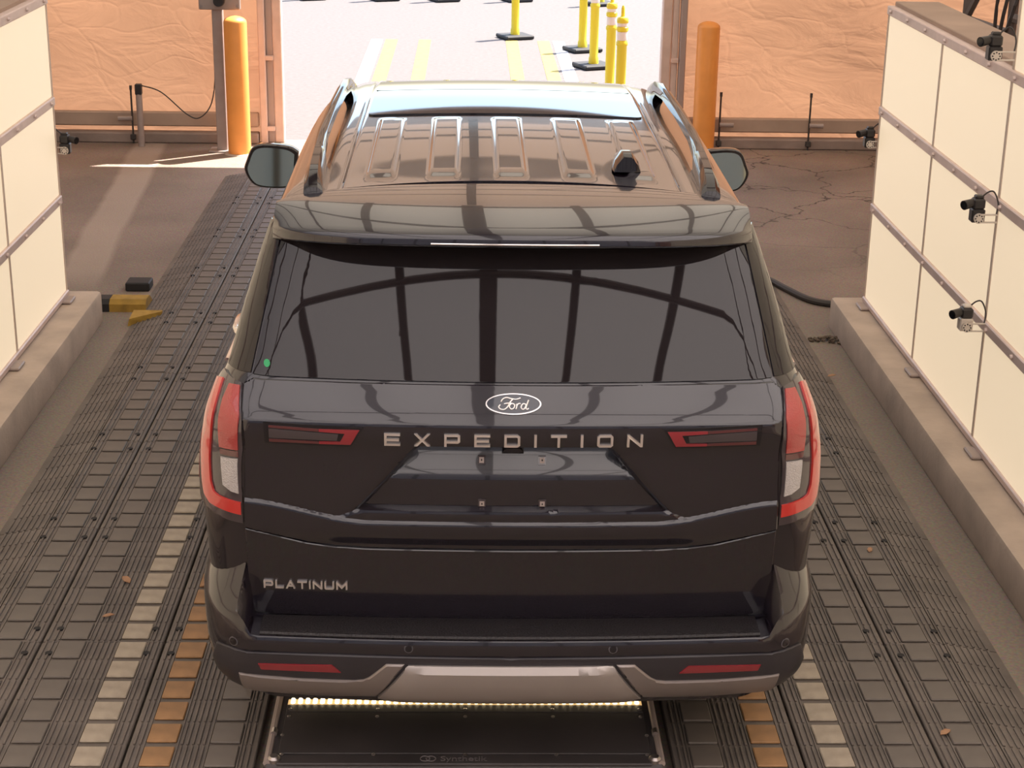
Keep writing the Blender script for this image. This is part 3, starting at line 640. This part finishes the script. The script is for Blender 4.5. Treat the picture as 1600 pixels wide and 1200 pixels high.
def patch(name, poly, fn, m, parent=None, off=.006, thick=.008, du=.04, dv=.02, ang=32, vl=(), ul=(), bev=0.0):
    """solid piece: polygon in (u, v) draped on the surface fn(u, v) -> point, lifted by off along the outward normal"""
    bm = bmesh.new()
    f = bm.faces.new([bm.verts.new((a, b, 0)) for a, b in poly])
    f.normal_update()
    bmesh.ops.triangulate(bm, faces=[f], ngon_method='EAR_CLIP')
    us = [a for a, b in poly]; vs2 = [b for a, b in poly]
    def lines(lo, hi, st):
        n = max(1, int((hi-lo)/st)); return [lo+(hi-lo)*i/n for i in range(1, n)]
    for x in lines(min(us), max(us), du)+list(ul):
        bmesh.ops.bisect_plane(bm, geom=bm.verts[:]+bm.edges[:]+bm.faces[:], plane_co=(x, 0, 0), plane_no=(1, 0, 0), dist=1e-6)
    for z in lines(min(vs2), max(vs2), dv)+list(vl):
        bmesh.ops.bisect_plane(bm, geom=bm.verts[:]+bm.edges[:]+bm.faces[:], plane_co=(0, z, 0), plane_no=(0, 1, 0), dist=1e-6)

    if bev: bmesh.ops.inset_region(bm, faces=bm.faces[:], thickness=bev, use_boundary=True, use_even_offset=True)
    def nrm(u, v):
        e = .002
        a = Vector(fn(u+e, v))-Vector(fn(u-e, v)); b = Vector(fn(u, v+e))-Vector(fn(u, v-e)); n = a.cross(b)
        return n.normalized() if n.length > 1e-9 else Vector((0, -1, 0))
    uv = {v: (v.co.x, v.co.y) for v in bm.verts}

    low = {}
    N_ = {v: nrm(*uv[v]) for v in bm.verts}; Pt = {v: Vector(fn(*uv[v])) for v in bm.verts}
    be = [e for e in bm.edges if len(e.link_faces) == 1]
    bset = {v for e in be for v in e.verts}
    for v in list(uv): v.co = Pt[v]+N_[v]*(off-(bev*.9 if v in bset else 0))
    for e in be:
        for v in e.verts:
            if v not in low: low[v] = bm.verts.new(Pt[v]+N_[v]*(off-thick))
    for e in be: bm.faces.new((e.verts[0], e.verts[1], low[e.verts[1]], low[e.verts[0]]))
    # orientation from the outward normal
    bmesh.ops.recalc_face_normals(bm, faces=bm.faces)
    bm.faces.ensure_lookup_table()
    sgn = sum(fc.normal.dot(N_[fc.verts[0]])*fc.calc_area() for fc in bm.faces if all(v in uv for v in fc.verts))
    if sgn < 0: bmesh.ops.reverse_faces(bm, faces=bm.faces)

    me = bpy.data.meshes.new(name); bm.to_mesh(me); bm.free()
    for p_ in me.polygons: p_.use_smooth = True
    me.set_sharp_from_angle(angle=math.radians(ang))
    return link(name, me, parent or car, m)
def mir(poly): return [(-a, b) for a, b in poly][::-1]
def RS(x, z): return (x, rear(x, z), z)                     # plain rear skin
# --- hatch with sculpted recess and bands
def hatch_d(x, z):
    ax = abs(x); d = 0.0
    hw = .30+(1.268-z)/.21*.19
    dep = pchip_dep(z)
    d += dep*(1-ssm(hw-.018, hw+.012, ax))
    zb = 1.014+.062*ssm(.45, .86, ax)
    fade = ssm(.925, .985, z)
    d -= .010*(1-ssm(zb-.006, zb+.006, z))*fade
    zb2 = 1.052-.030*ssm(.46, .57, ax)
    d -= .005*(1-ssm(zb2-.003, zb2+.004, z))*(1-ssm(.52, .60, ax))*fade
    return d
pchip_dep = pchip([1.0, 1.046, 1.052, 1.059, 1.150, 1.162, 1.255, 1.270, 1.276], [0, 0, .008, .026, .029, .033, .078, .074, 0])
def HS(x, z): return (x, rear(x, z)+hatch_d(x, z), z)
hp = [(-.838, 1.434), (-.836, 1.34), (-.835, 1.25), (-.842, 1.10), (-.845, .984), (-.652, .938), (-.56, .926), (-.46, .922), (0, .921), (.46, .922), (.56, .926), (.652, .938), (.845, .984), (.842, 1.10), (.835, 1.25), (.836, 1.34), (.838, 1.434), (.81, 1.450), (.40, 1.449), (0, 1.449), (-.40, 1.449), (-.81, 1.450)]
hatch = patch('tailgate', hp, HS, 'paint', None, .008, .014, .0085, .0055, 40, bev=.003)
lp = [(-.845, .976), (-.652, .930), (-.56, .918), (-.46, .914), (0, .913), (.46, .914), (.56, .918), (.652, .930), (.845, .976), (.847, .70), (.83, .668), (.78, .655), (0, .652), (-.78, .655), (-.83, .668), (-.847, .70)]
patch('lower_tailgate', lp, RS, 'paint', None, .008, .014, .04, .02, 40, bev=.003)
# --- rear window, pillar trims
gp = [(-.728, 1.865), (-.812, 1.460), (-.40, 1.4575), (0, 1.457), (.40, 1.4575), (.812, 1.460), (.728, 1.865)]
patch('rear_window', gp, RS, 'glass', None, .008, .01, .03, .02, 60)
for sg in (1, -1):
    pp = [(.737, 1.862), (.820, 1.462), (.902, 1.455), (.868, 1.60), (.822, 1.75), (.783, 1.862)]
    pp = [(min(a, fW(b)*.9985), b) for a, b in pp]
    patch('pillar_trim', pp if sg > 0 else mir(pp), RS, 'trim', None, .006, .008, .012, .03, 60)
# --- tail lamps
def LS(s, z):
    sg = 1 if s >= 0 else -1; s = abs(s); W = fW(z)
    if s <= 2:
        xe = W-CR; a = max(0, s-1)*math.pi/2
        if s < 1: x = xe*s; return (sg*x, rear(x, z), z)
        x = xe+CR*math.sin(a); y0 = fR(z)+CB*(xe/W)**2; q = math.sin(a); s0 = 2*CB*xe/W/W
        return (sg*x, y0+RY*(1-math.cos(a))+s0*(x-xe)*(1-q), z)
    y0 = fR(z)+CB*((W-CR)/W)**2
    return (sg*W, y0+RY+(s-2), z)
def tS(x, z):
    W = fW(z); xe = W-CR
    return (1+math.asin(min(1, (x-xe)/CR))/(math.pi/2), z) if x > xe else (x/xe, z)
def T(l): return [tS(*p_) if p_[0] < 1.02 else (p_[0], p_[1]) for p_ in l]
def lamp(sg):
    def pt(name, poly, m, off, par=None, dv=.02, du=.08):
        q = T(poly); return patch(name, q if sg > 0 else mir(q), LS, m, par, off, off+.004, du, dv, 50)
    hs = pt('tail_lamp', [(.844, 1.432), (.838, 1.34), (.840, 1.25), (.848, 1.10), (.850, .994), (.90, 1.002), (.945, 1.016), (1.93, 1.035), (2.03, 1.075), (2.07, 1.20), (2.05, 1.30), (1.95, 1.40), (1.80, 1.440)], 'lampgrey', .010)
    pt('brake_light', [(.905, 1.424), (.926, 1.348), (.940, 1.246), (.943, 1.12), (.935, 1.090), (.92, 1.081), (.853, 1.068), (.853, 1.026), (.95, 1.046), (.968, 1.066), (.974, 1.10), (.9745, 1.21), (.957, 1.331), (.928, 1.412)], 'red', .0165, hs, .012, .03)
    pt('inner_red_lens', [(.882, 1.420), (.848, 1.424), (.845, 1.354), (.853, 1.258), (.853, 1.245), (.910, 1.243), (.909, 1.331), (.900, 1.38)], 'red2', .015, hs)
    pt('smoked_strip', [(.853, 1.241), (.853, 1.222), (.908, 1.222), (.910, 1.239)], 'darkred', .014, hs)
    pt('reverse_light', [(.906, 1.214), (.856, 1.216), (.858, 1.098), (.880, 1.104), (.904, 1.122)], 'clearlens', .0155, hs)
    pt('side_marker', [(1.955, 1.40), (2.01, 1.33), (2.04, 1.20), (2.02, 1.08), (1.96, 1.07), (1.985, 1.20), (1.955, 1.33), (1.90, 1.40)], 'red2', .0125, hs)
    # lamp on the tailgate
    def pl(name, poly, m, off, par): return patch(name, poly if sg > 0 else mir(poly), HS, m, par, off, .012, .03, .012, 50)
    h2 = pl('tailgate_lamp', [(.462, 1.338), (.500, 1.279), (.512, 1.276), (.768, 1.280), (.772, 1.344)], 'trim', .0135, car)
    pl('lamp_red_bar', [(.474, 1.331), (.503, 1.284), (.560, 1.284), (.60, 1.284), (.60, 1.292), (.535, 1.293), (.520, 1.318), (.60, 1.322), (.60, 1.331)], 'reflector', .0165, h2)
    pl('lamp_lens', [(.601, 1.331), (.601, 1.322), (.755, 1.330), (.755, 1.338)], 'darkred', .0160, h2)
    pl('lamp_lens', [(.601, 1.292), (.601, 1.284), (.755, 1.286), (.755, 1.296)], 'darkred', .0160, h2)
    pl('lamp_smoked_lens', [(.540, 1.315), (.545, 1.296), (.755, 1.299), (.755, 1.327)], 'lampgrey', .0155, h2)
lamp(1); lamp(-1)
# --- lettering on the tailgate
def stroke_letters(word, x0, x1, z0, z1, w, gap_ratio, parent, off, m='letter', tilt=0.0, fn=None, wf=None):
    n = len(word); widths = {'I': .16, 'M': 1.15, 'N': 1.0, 'L': .86}
    ws = [widths.get(c, 1.0) for c in word]; tot = sum(ws)+gap_ratio*(n-1); u = (x1-x0)/tot; x = x0
    for c, cw in zip(word, ws):
        W_ = cw*u; a = w/W_ if W_ else 1
        if wf: a = a*wf
        h = w*.95/(z1-z0)
        G = {'E': [[(0, 0), (1, 0), (1, h), (a, h), (a, .5-h/2), (.93, .5-h/2), (.93, .5+h/2), (a, .5+h/2), (a, 1-h), (1, 1-h), (1, 1), (0, 1)]],
             'X': [[(0, 0), (a*1.25, 0), (.5, .40), (1-a*1.25, 0), (1, 0), (.5+a*.62, .5), (1, 1), (1-a*1.25, 1), (.5, .60), (a*1.25, 1), (0, 1), (.5-a*.62, .5)]],
             'P': [[(0, 0), (a, 0), (a, .30), (.88, .30), (1, .40), (1, .9), (.88, 1), (0, 1), (0, .5)], ],
             'D': [[(0, 0), (.85, 0), (1, .15), (1, .85), (.85, 1), (0, 1)]], 'O': [[(.14, 0), (.86, 0), (1, .14), (1, .86), (.86, 1), (.14, 1), (0, .86), (0, .14)]],
             'I': [[(0, 0), (1, 0), (1, 1), (0, 1)]], 'T': [[(.5-a/2, 0), (.5+a/2, 0), (.5+a/2, 1-h), (1, 1-h), (1, 1), (0, 1), (0, 1-h), (.5-a/2, 1-h)]],
             'N': [[(0, 0), (a, 0), (a, .72), (1-a, 0), (1, 0), (1, 1), (1-a, 1), (1-a, .28), (a, 1), (0, 1)]], 'L': [[(0, 0), (1, 0), (1, h), (a, h), (a, 1), (0, 1)]],
             'A': [[(0, 0), (a*1.1, 0), (.5-a*.1, .72), (.62, .5), (.36, .5), (.28, h+.1), (.78, h+.1), (1-a*1.1, 0), (1, 0), (.5+a*.6, 1), (.5-a*.6, 1)]],
             'U': [[(.12, 0), (.88, 0), (1, .14), (1, 1), (1-a, 1), (1-a, h), (a, h), (a, 1), (0, 1), (0, .14)]],
             'M': [[(0, 0), (a, 0), (a, .65), (.5, .1), (1-a, .65), (1-a, 0), (1, 0), (1, 1), (1-a, 1), (.5, .42), (a, 1), (0, 1)]]}
        if c in 'PDO':   # ring-shaped letters as one outline with a slit
            o_, i_ = {'P': ([(0, 0), (a, 0), (a, .32), (.86, .32), (1, .45), (1, .88), (.86, 1), (0, 1)], None),
                      'D': (None, None), 'O': (None, None)}[c]
            if c == 'P': poly = [(0, 0), (a, 0), (a, .30), (.86, .30), (1, .42), (1, .88), (.86, 1), (0, 1), (0, .652), (a, .652), (a, 1-h), (.80, 1-h), (1-a, .80), (1-a, .52), (.80, .30+h), (a, .30+h), (a, .648), (0, .648)]
            elif c == 'D': poly = [(0, 0), (.84, 0), (1, .16), (1, .84), (.84, 1), (0, 1), (0, .502), (a, .502), (a, 1-h), (.78, 1-h), (1-a, .76), (1-a, .24), (.78, h), (a, h), (a, .498), (0, .498)]
            else: poly = [(.14, 0), (.86, 0), (1, .16), (1, .84), (.86, 1), (.14, 1), (0, .84), (0, .502), (a, .502), (a, .78), (.2, 1-h), (.8, 1-h), (1-a, .78), (1-a, .22), (.8, h), (.2, h), (a, .22), (a, .498), (0, .498), (0, .16)]
        else: poly = G[c][0]
        q = [(x+p_[0]*W_, z0+p_[1]*(z1-z0)+tilt*(x+p_[0]*W_-x0)) for p_ in poly]
        patch('letter', q, fn or HS, m, parent, off, .012, .06, .05, 30)
        x += W_+gap_ratio*u
stroke_letters('EXPEDITION', -.399, .399, 1.284, 1.322, .0075, .88, hatch, .016)
stroke_letters('PLATINUM', -.795, -.525, .756, .784, .0052, .22, car, .016, 'letter', .01, RS)
# badge
def ell(cx, cz, rx, rz, n=40): return [(cx+rx*math.cos(k*2*math.pi/n), cz+rz*math.sin(k*2*math.pi/n)) for k in range(n)]
bg = patch('oval_badge', ell(-.002, 1.400, .086, .0265), HS, 'chrome', car, .014, .012, .03, .02, 30)
patch('badge_field', ell(-.002, 1.400, .082, .0235), HS, 'badge', bg, .0155, .004, .03, .02, 30)
strokes = [[(736, 107), (745, 92), (765, 84), (790, 90), (815, 93), (838, 86)], [(797, 94), (783, 108), (772, 130), (755, 146), (735, 146), (724, 134), (732, 122)], [(752, 118), (775, 114), (797, 116)],
           [(797, 116), (785, 120), (780, 133), (790, 145), (803, 138), (807, 123), (797, 116)], [(816, 118), (818, 130), (814, 145)], [(817, 128), (826, 117), (838, 116)],
           [(866, 120), (852, 116), (842, 128), (842, 140), (852, 146), (862, 136), (868, 120)], [(880, 97), (872, 118), (866, 138), (872, 146), (880, 140)]]
def script(bm):
    for st in strokes:
        pts = []
        for p_ in spline([(a, b, 0) for a, b in st], 5):
            x = -.002+(p_.x-801)*.3*.00197; z = 1.400-(p_.y-116)*.3*.00165*.94
            n = Vector(HS(x, z)); e = .002
            nn = (Vector(HS(x+e, z))-Vector(HS(x-e, z))).cross(Vector(HS(x, z+e))-Vector(HS(x, z-e))).normalized(); pts.append(n+nn*.0165)
        tube(bm, pts, .0022, 6)
simple('badge_script', 'letter', bg, script, True)
# number plate mounts
for (x, z) in ((-.098, 1.204), (.092, 1.204), (-.096, 1.074), (.094, 1.074)):
    n1 = patch('plate_nut', [(x-.012, z-.013), (x+.012, z-.013), (x+.012, z+.013), (x-.012, z+.013)], HS, 'lampgrey', hatch, .012, .008, .03, .03)
    patch('plate_nut', [(x-.0075, z-.009), (x+.0075, z-.009), (x+.0075, z+.007), (x-.0075, z+.007)], HS, 'post', hatch, .015, .006, .03, .03)
    patch('plate_nut_hole', ell(x, z-.001, .0025, .003, 8), HS, 'hole', hatch, .0158, .004, .03, .03)
patch('camera_pod', [(-.034, 1.272), (-.022, 1.250), (0, 1.243), (.022, 1.250), (.034, 1.272)], HS, 'plastic', hatch, .040, .05, .02, .01)
patch('sticker', ell(-.768, 1.493, .0095, .011, 14), RS, 'sticker', car, .0095, .004, .03, .03)
# --- spoiler
SPW = .770
def spsec(x):
    u = abs(x)/SPW; dz = -.010*u*u-.030*u**10; ye = .262+.075*u*u+.16*u**8; yg = .79-.16*u**2.2
    ze = 1.884+dz; zg = 1.951-.012*u*u-.020*u**10
    P_ = [(.60, 1.860+dz), (ye+.17, ze-.040), (ye+.06, ze-.026), (ye+.008, ze-.020), (ye, ze-.014), (ye+.001, ze+.004), (ye+.006, ze+.015), (ye+.018, ze+.021)]
    for k in range(1, 13):
        t = k/12; y = ye+.018+(yg-ye-.018)*t; z = zg-(zg-ze-.021)*(1-t)**2.0; P_.append((y, z))
    P_ += [(yg, zg-.03), (.68-.1*u*u, 1.885+dz)]
    return [(x, a, b) for a, b in P_]
def spoiler(bm):
    xs = [SPW*math.sin(math.pi/2*(-1+2*i/60)) for i in range(61)]
    loft(bm, [spsec(x) for x in xs], True, True, True)
spl = simple('spoiler', 'paint', car, spoiler, True, 40)
simple('high_brake_light', 'chrome', spl, lambda bm: tube(bm, [(x, .262+.075*(x/SPW)**2+.001, 1.884-.010*(x/SPW)**2-.010) for x in [-.26+.52*i/12 for i in range(13)]], .003, 6), True)
# --- roof skin with ribs and sunroof
def roofz(x, y):
    zc = 1.951+.020*ssm(.6, 1.7, y)-.020*(x/.7)**2-.11*(max(0, y-2.25)/1.2)**2
    ax = abs(x); zc -= .028*ssm(.58, .72, ax)**2
    # swage ribs
    for c, hw in ((0.0, .052), (-.232, .050), (.232, .050), (-.445, .046), (.445, .046)):
        m_ = (1-ssm(hw-.008, hw+.004, abs(x-c)))*ssm(.82, .92, y)*(1-ssm(1.80, 1.835, y)); zc += .009*m_
    zc -= .006*(1-ssm(.0, .007, abs(ax-.565)))
    return zc
def RF(x, y): return (x, y, roofz(x, y))
def roof_skin(bm):
    xs = sorted(set([round(-.70+1.40*i/200, 4) for i in range(201)])); ys = [0]*1
    ny = 90; V = []
    for x in xs:
        yg = .797-.16*(abs(x)/.775)**2.2; col = []
        for j in range(ny+1):
            y = yg+(3.18-yg)*j/ny
            col.append((x, y, roofz(x, y)+.004))
        col.append((x, 3.19, roofz(x, 3.19)-.03)); col.insert(0, (x, yg, roofz(x, yg)-.03)); V.append(col)
    V.insert(0, [(V[0][0][0]-.002, b, c-.03) for a, b, c in V[0]]); V.append([(V[-1][0][0]+.002, b, c-.03) for a, b, c in V[-1]])
    loft(bm, V, closed=False)
rf = simple('roof', 'paint', car, roof_skin, True, 45)
def rrect(x0, x1, y0, y1, r, n=5):
    out = []
    for cx, cy, a0 in ((x1-r, y0+r, -90), (x1-r, y1-r, 0), (x0+r, y1-r, 90), (x0+r, y0+r, 180)):
        for k in range(n+1): a = math.radians(a0+90*k/n); out.append((cx+r*math.cos(a), cy+r*math.sin(a)))
    return out
patch('sunroof', rrect(-.545, .545, 1.915, 2.50, .03), RF, 'roofglass', rf, .010, .014, .03, .03, 50)
patch('sunroof', rrect(-.545, .545, 2.512, 2.98, .03), RF, 'roofglass', rf, .010, .014, .03, .03, 50)
simple('ditch_trim', 'trim', rf, lambda bm: [tube(bm, [(s*.565, y, roofz(s*.565, y)+.004) for y in [.82+2.1*i/20 for i in range(21)]], .004, 5) for s in (-1, 1)], True)
# antenna fin
def fin_(bm):
    secs = []
    for (y, w, h) in ((.925, .040, .010), (.930, .046, .050), (.97, .050, .062), (1.03, .046, .056), (1.12, .036, .036), (1.22, .022, .012), (1.26, .008, .001)):
        z0 = 1.962; secs.append([(.40-w, y, z0), (.40-w*.8, y, z0+h*.45), (.40-w*.30, y, z0+h), (.40+w*.30, y, z0+h), (.40+w*.8, y, z0+h*.45), (.40+w, y, z0)])
    loft(bm, secs, True, True, True)
simple('antenna_fin', 'trim', car, fin_, True, 40)
# roof rails
for s in (-1, 1):
    def rail(bm):
        prof = [(-.5, 0), (-.42, .8), (-.2, 1), (.2, 1), (.42, .8), (.5, 0)]
        st = []
        for (y, x, w, zb, zt) in ((.655, .655, .072, -.03, -.004), (.67, .655, .074, -.03, .030), (.74, .660, .070, -.03, .058), (.86, .665, .066, -.02, .070), (1.05, .670, .060, -.01, .076), (1.13, .672, .046, .036, .078), (1.35, .677, .040, .046, .082), (1.8, .677, .040, .050, .084), (2.2, .672, .040, .048, .084), (2.40, .667, .044, .036, .084), (2.50, .662, .050, -.02, .078), (2.60, .656, .052, -.03, .055), (2.68, .650, .048, -.03, .0)):
            z0 = roofz(.62, max(y, .65))-.008
            st.append([(s*(x+a*w), y, z0+(zb if b == 0 else zb+(zt-zb)*b)) for a, b in prof])
        loft(bm, st, True, True, True)
    simple('roof_rail', 'trim', car, rail, True, 40)
# --- bumper
fWb = pchip([.335, .43, .57, .64, .70, .80, .86], [.875, .945, 1.0, 1.014, 1.02, 1.012, 1.004])
fRb = pchip([.335, .37, .43, .50, .57, .615, .64, .72], [.20, .14, .06, .02, .004, 0, .006, .006])
def rb(z): return .15+.10*ssm(.45, .70, z)
def ryb(z): return .15+.20*ssm(.45, .70, z)
def bplan(R, W, t, z=.7):           # t 0..1 rear, 1..2 corner, 2..3 side
    r = rb(z); xe = W-r
    if t <= 1: x = xe*t; return x, R+.055*(x/W)**2
    y0 = R+.055*(xe/W)**2
    if t <= 2: a = (t-1)*math.pi/2; return xe+r*math.sin(a), y0+ryb(z)*(1-math.cos(a))
    return W-.003*(t-2), y0+ryb(z)+(.53-ryb(z))*(t-2)
cen = [(.20, .335), (.14, .37), (.06, .43), (.02, .50), (.004, .57), (.0, .612), (.001, .636), (.006, .6445), (.06, .648), (.16, .650)]
cor = [(.20, .335), (.14, .37), (.06, .43), (.02, .50), (.004, .57), (.0, .62), (.0, .68), (.008, .715), (.052, .765), (.10, .84)]
def bumper(bm):
    ts = [i/24 for i in range(25)]+[1+i/14 for i in range(1, 15)]+[2.25, 2.5, 2.75, 3]
    R = []
    for t in [-q for q in ts[:0:-1]]+ts:
        s = 1 if t >= 0 else -1; col = []
        for (r0, z0), (r1, z1) in zip(cen, cor):
            x, _ = bplan(0, 1.0, min(abs(t), 2)); k = ssm(.80, .855, x)
            r = r0+(r1-r0)*k; z = z0+(z1-z0)*k; W = fWb(z)
            if z > .70 and k > .5: W -= (z-.70)*.10
            x, y = bplan(r, W, abs(t), z); col.append((s*x, y, z))
        R.append(col)
    loft(bm, R, closed=False)
bmp = simple('bumper', 'paint', car, bumper, True, 50)
def BS(x, z):
    W = fWb(z); R = fRb(z); ax = abs(x); r = rb(z); xe = W-r
    if ax <= xe: return (x, R+.055*(ax/W)**2, z)
    q = min((ax-xe)/r, .9999); return (x, R+.055*(xe/W)**2+ryb(z)*(1-math.sqrt(1-q*q)), z)
lt = [(-.935, .37), (-.955, .44), (-.965, .52), (-.945, .585), (-.90, .592), (-.84, .588), (-.571, .592), (0, .588), (.571, .592), (.84, .588), (.90, .592), (.945, .585), (.965, .52), (.955, .44), (.935, .37), (.86, .345), (0, .345), (-.86, .345)]
lt = [(math.copysign(min(abs(a), fWb(b)*.992), a), b) for a, b in lt]
patch('lower_valance', lt, BS, 'plastic', bmp, .008, .014, .03, .02, 38, bev=.004)
for sg in (1, -1):
    wing = [(.870, .506), (.864, .432), (.70, .412), (.60, .408), (.434, .416), (.338, .566), (.396, .566), (.452, .512), (.470, .501), (.50, .496), (.676, .496)]
    def WS(x, z): a, b, c = BS(x, z); return (a, b-.022*ssm(.50, .46, z)*(1 if z < .5 else 0)-.004, c)
    patch('skid_wing', wing if sg > 0 else mir(wing), BS, 'silver_dark', bmp, .016, .016, .03, .015, 30, bev=.005)
    rfl = [(.806, .551), (.57, .556), (.542, .528), (.797, .529)]
    patch('rear_reflector', rfl if sg > 0 else mir(rfl), BS, 'reflector', bmp, .012, .010, .03, .02, 40)
    for (x, z) in ((.886, .612), (.325, .618)):
        so = patch('parking_sensor', ell(sg*x, z, .011, .011, 14), BS, 'trim', bmp, .004, .006, .05, .05); 
        patch('parking_sensor', ell(sg*x, z, .0145, .0145, 16), BS, 'ring', bmp, .002, .006, .05, .05)
ctr = [(-.326, .562), (-.428, .412), (-.40, .398), (-.34, .373), (.34, .373), (.40, .398), (.428, .412), (.326, .562)]
def CSF(x, z):                     # faceted centre skid: near-flat face with chamfered top and ends
    a, b, c = BS(x, z); k = ssm(.0, .02, .562-z); e = ssm(.0, .06, (.326+(.562-z)*.66)-abs(x))
    return (a, b-.020*k*(.35+.65*e)-.02*max(0, .562-z)*(1 if z > .42 else max(0, (z-.36)/.06)), c)
patch('skid_plate', ctr, CSF, 'silver', bmp, .014, .04, .03, .01, 25)
simple('bumper_step', 'step', bmp, lambda bm: loft(bm, [[(x, .010+.055*x*x, .650), (x, .016+.055*x*x, .6555), (x, .13+.04*x*x, .659), (x, .15+.04*x*x, .652), (x, .012+.055*x*x, .643)] for x in [-.80+1.60*i/30 for i in range(31)]], True, True, True), True)
# --- sides: windows, belt trim, handles, mirrors, windscreen, lights
def SSf(sg):
    def f(y, z):
        W = fW(z); u = max(0, min(1, (y-.4)/3.2)); return (sg*(W*(1+.012*math.sin(math.pi*u)-.03*max(0, u-.6))), y, z)
    return f
for sg in (1, -1):
    f = SSf(sg)
    fl = (lambda a, b, f=f: f(a, b)) if sg > 0 else (lambda a, b, f=f: f(-a, b))
    for (y0, y1, y2, y3) in ((.60, 1.50, 1.44, .78), (1.56, 2.52, 2.50, 1.50), (2.58, 3.26, 2.99, 2.56)):
        q = [(y0, 1.455), (y1, 1.44), (y2, 1.80), (y3, 1.80)]
        patch('side_window', q if sg > 0 else [(-a, b) for a, b in q][::-1], fl, 'glass', car, .004, .008, .1, .04, 40)
    simple('belt_trim', 'chrome', car, lambda bm: tube(bm, [(sg*(fW(1.415)+.004), y, 1.415) for y in [.50+.15*i for i in range(21)]], .008, 6), True)
    for y in (1.30, 2.42):
        simple('door_handle', 'chrome', car, lambda bm: tube(bm, spline([(sg*.955, y-.10, 1.285), (sg*1.00, y-.08, 1.29), (sg*1.005, y+.06, 1.295), (sg*.96, y+.10, 1.295)], 5), .014, 8), True)
    # mirror
    mr = thing('door_mirror', (0, 0, 0), '', ''); mr.parent = car; del mr['label']; del mr['category']
    cx, cy, cz = sg*1.137, 3.60, 1.395
    out = [(-.135, .070), (-.09, .094), (.02, .105), (.085, .090), (.115, .03), (.128, -.02), (.10, -.078), (.05, -.105), (-.075, -.108), (-.12, -.075)]
    def head(bm):
        ol = spline([(a, b, 0) for a, b in out+out[:1]], 4)[:-1]
        lay = [(.0, 1.0), (.012, 1.04), (.07, 1.02), (.12, .82), (.15, .45)]
        loft(bm, [[(cx+sg*p_.x*k, cy+d-.0+sg*0, cz+p_.y*k) for p_ in ol] for d, k in lay], True, True, True)
    h_ = simple('housing', 'trim', mr, head, True, 50)
    def gl(bm):
        ol = spline([(a, b, 0) for a, b in out+out[:1]], 4)[:-1]
        loft(bm, [[(cx+sg*p_.x*k, cy+d+.11*p_.y-.008, cz+p_.y*k) for p_ in ol] for d, k in ((.0, .90), (-.004, .89))], True, True, True)
    simple('mirror_glass', 'mirrorglass', mr, gl)
    simple('arm', 'trim', mr, lambda bm: box(bm, (sg*1.0, cy+.06, cz-.07), (.2, .07, .05), .015), True)
def WSf(x, z): return (x, fF(z)-.06+.06*(1-(x/.62)**2)-.0, z-ssm(1.45, 1.9, z)*.11*(max(0, fF(z)-2.2)/1.2)**2)
wsb = [(-x, z) for x, z in [(.62, 1.27), (.55, 1.82), (-.55, 1.82), (-.62, 1.27)]]
patch('windscreen', [(a, b) for a, b in wsb], lambda x, z: WSf(-x, z), 'glass', car, .01, .012, .1, .04)
for sg in (1, -1):
    simple('headlamp', 'lamp_silver', car, BX((sg*.72, 5.18, .95), (.26, .12, .13), .03), True)
gr = simple('grille', 'trim', car, BX((0, 5.335, .88), (1.05, .05, .36), .03), True)
for z in (.78, .86, .94, 1.0): simple('grille_bar', 'chrome', gr, BX((0, 5.365, z), (1.0, .02, .02), .004))
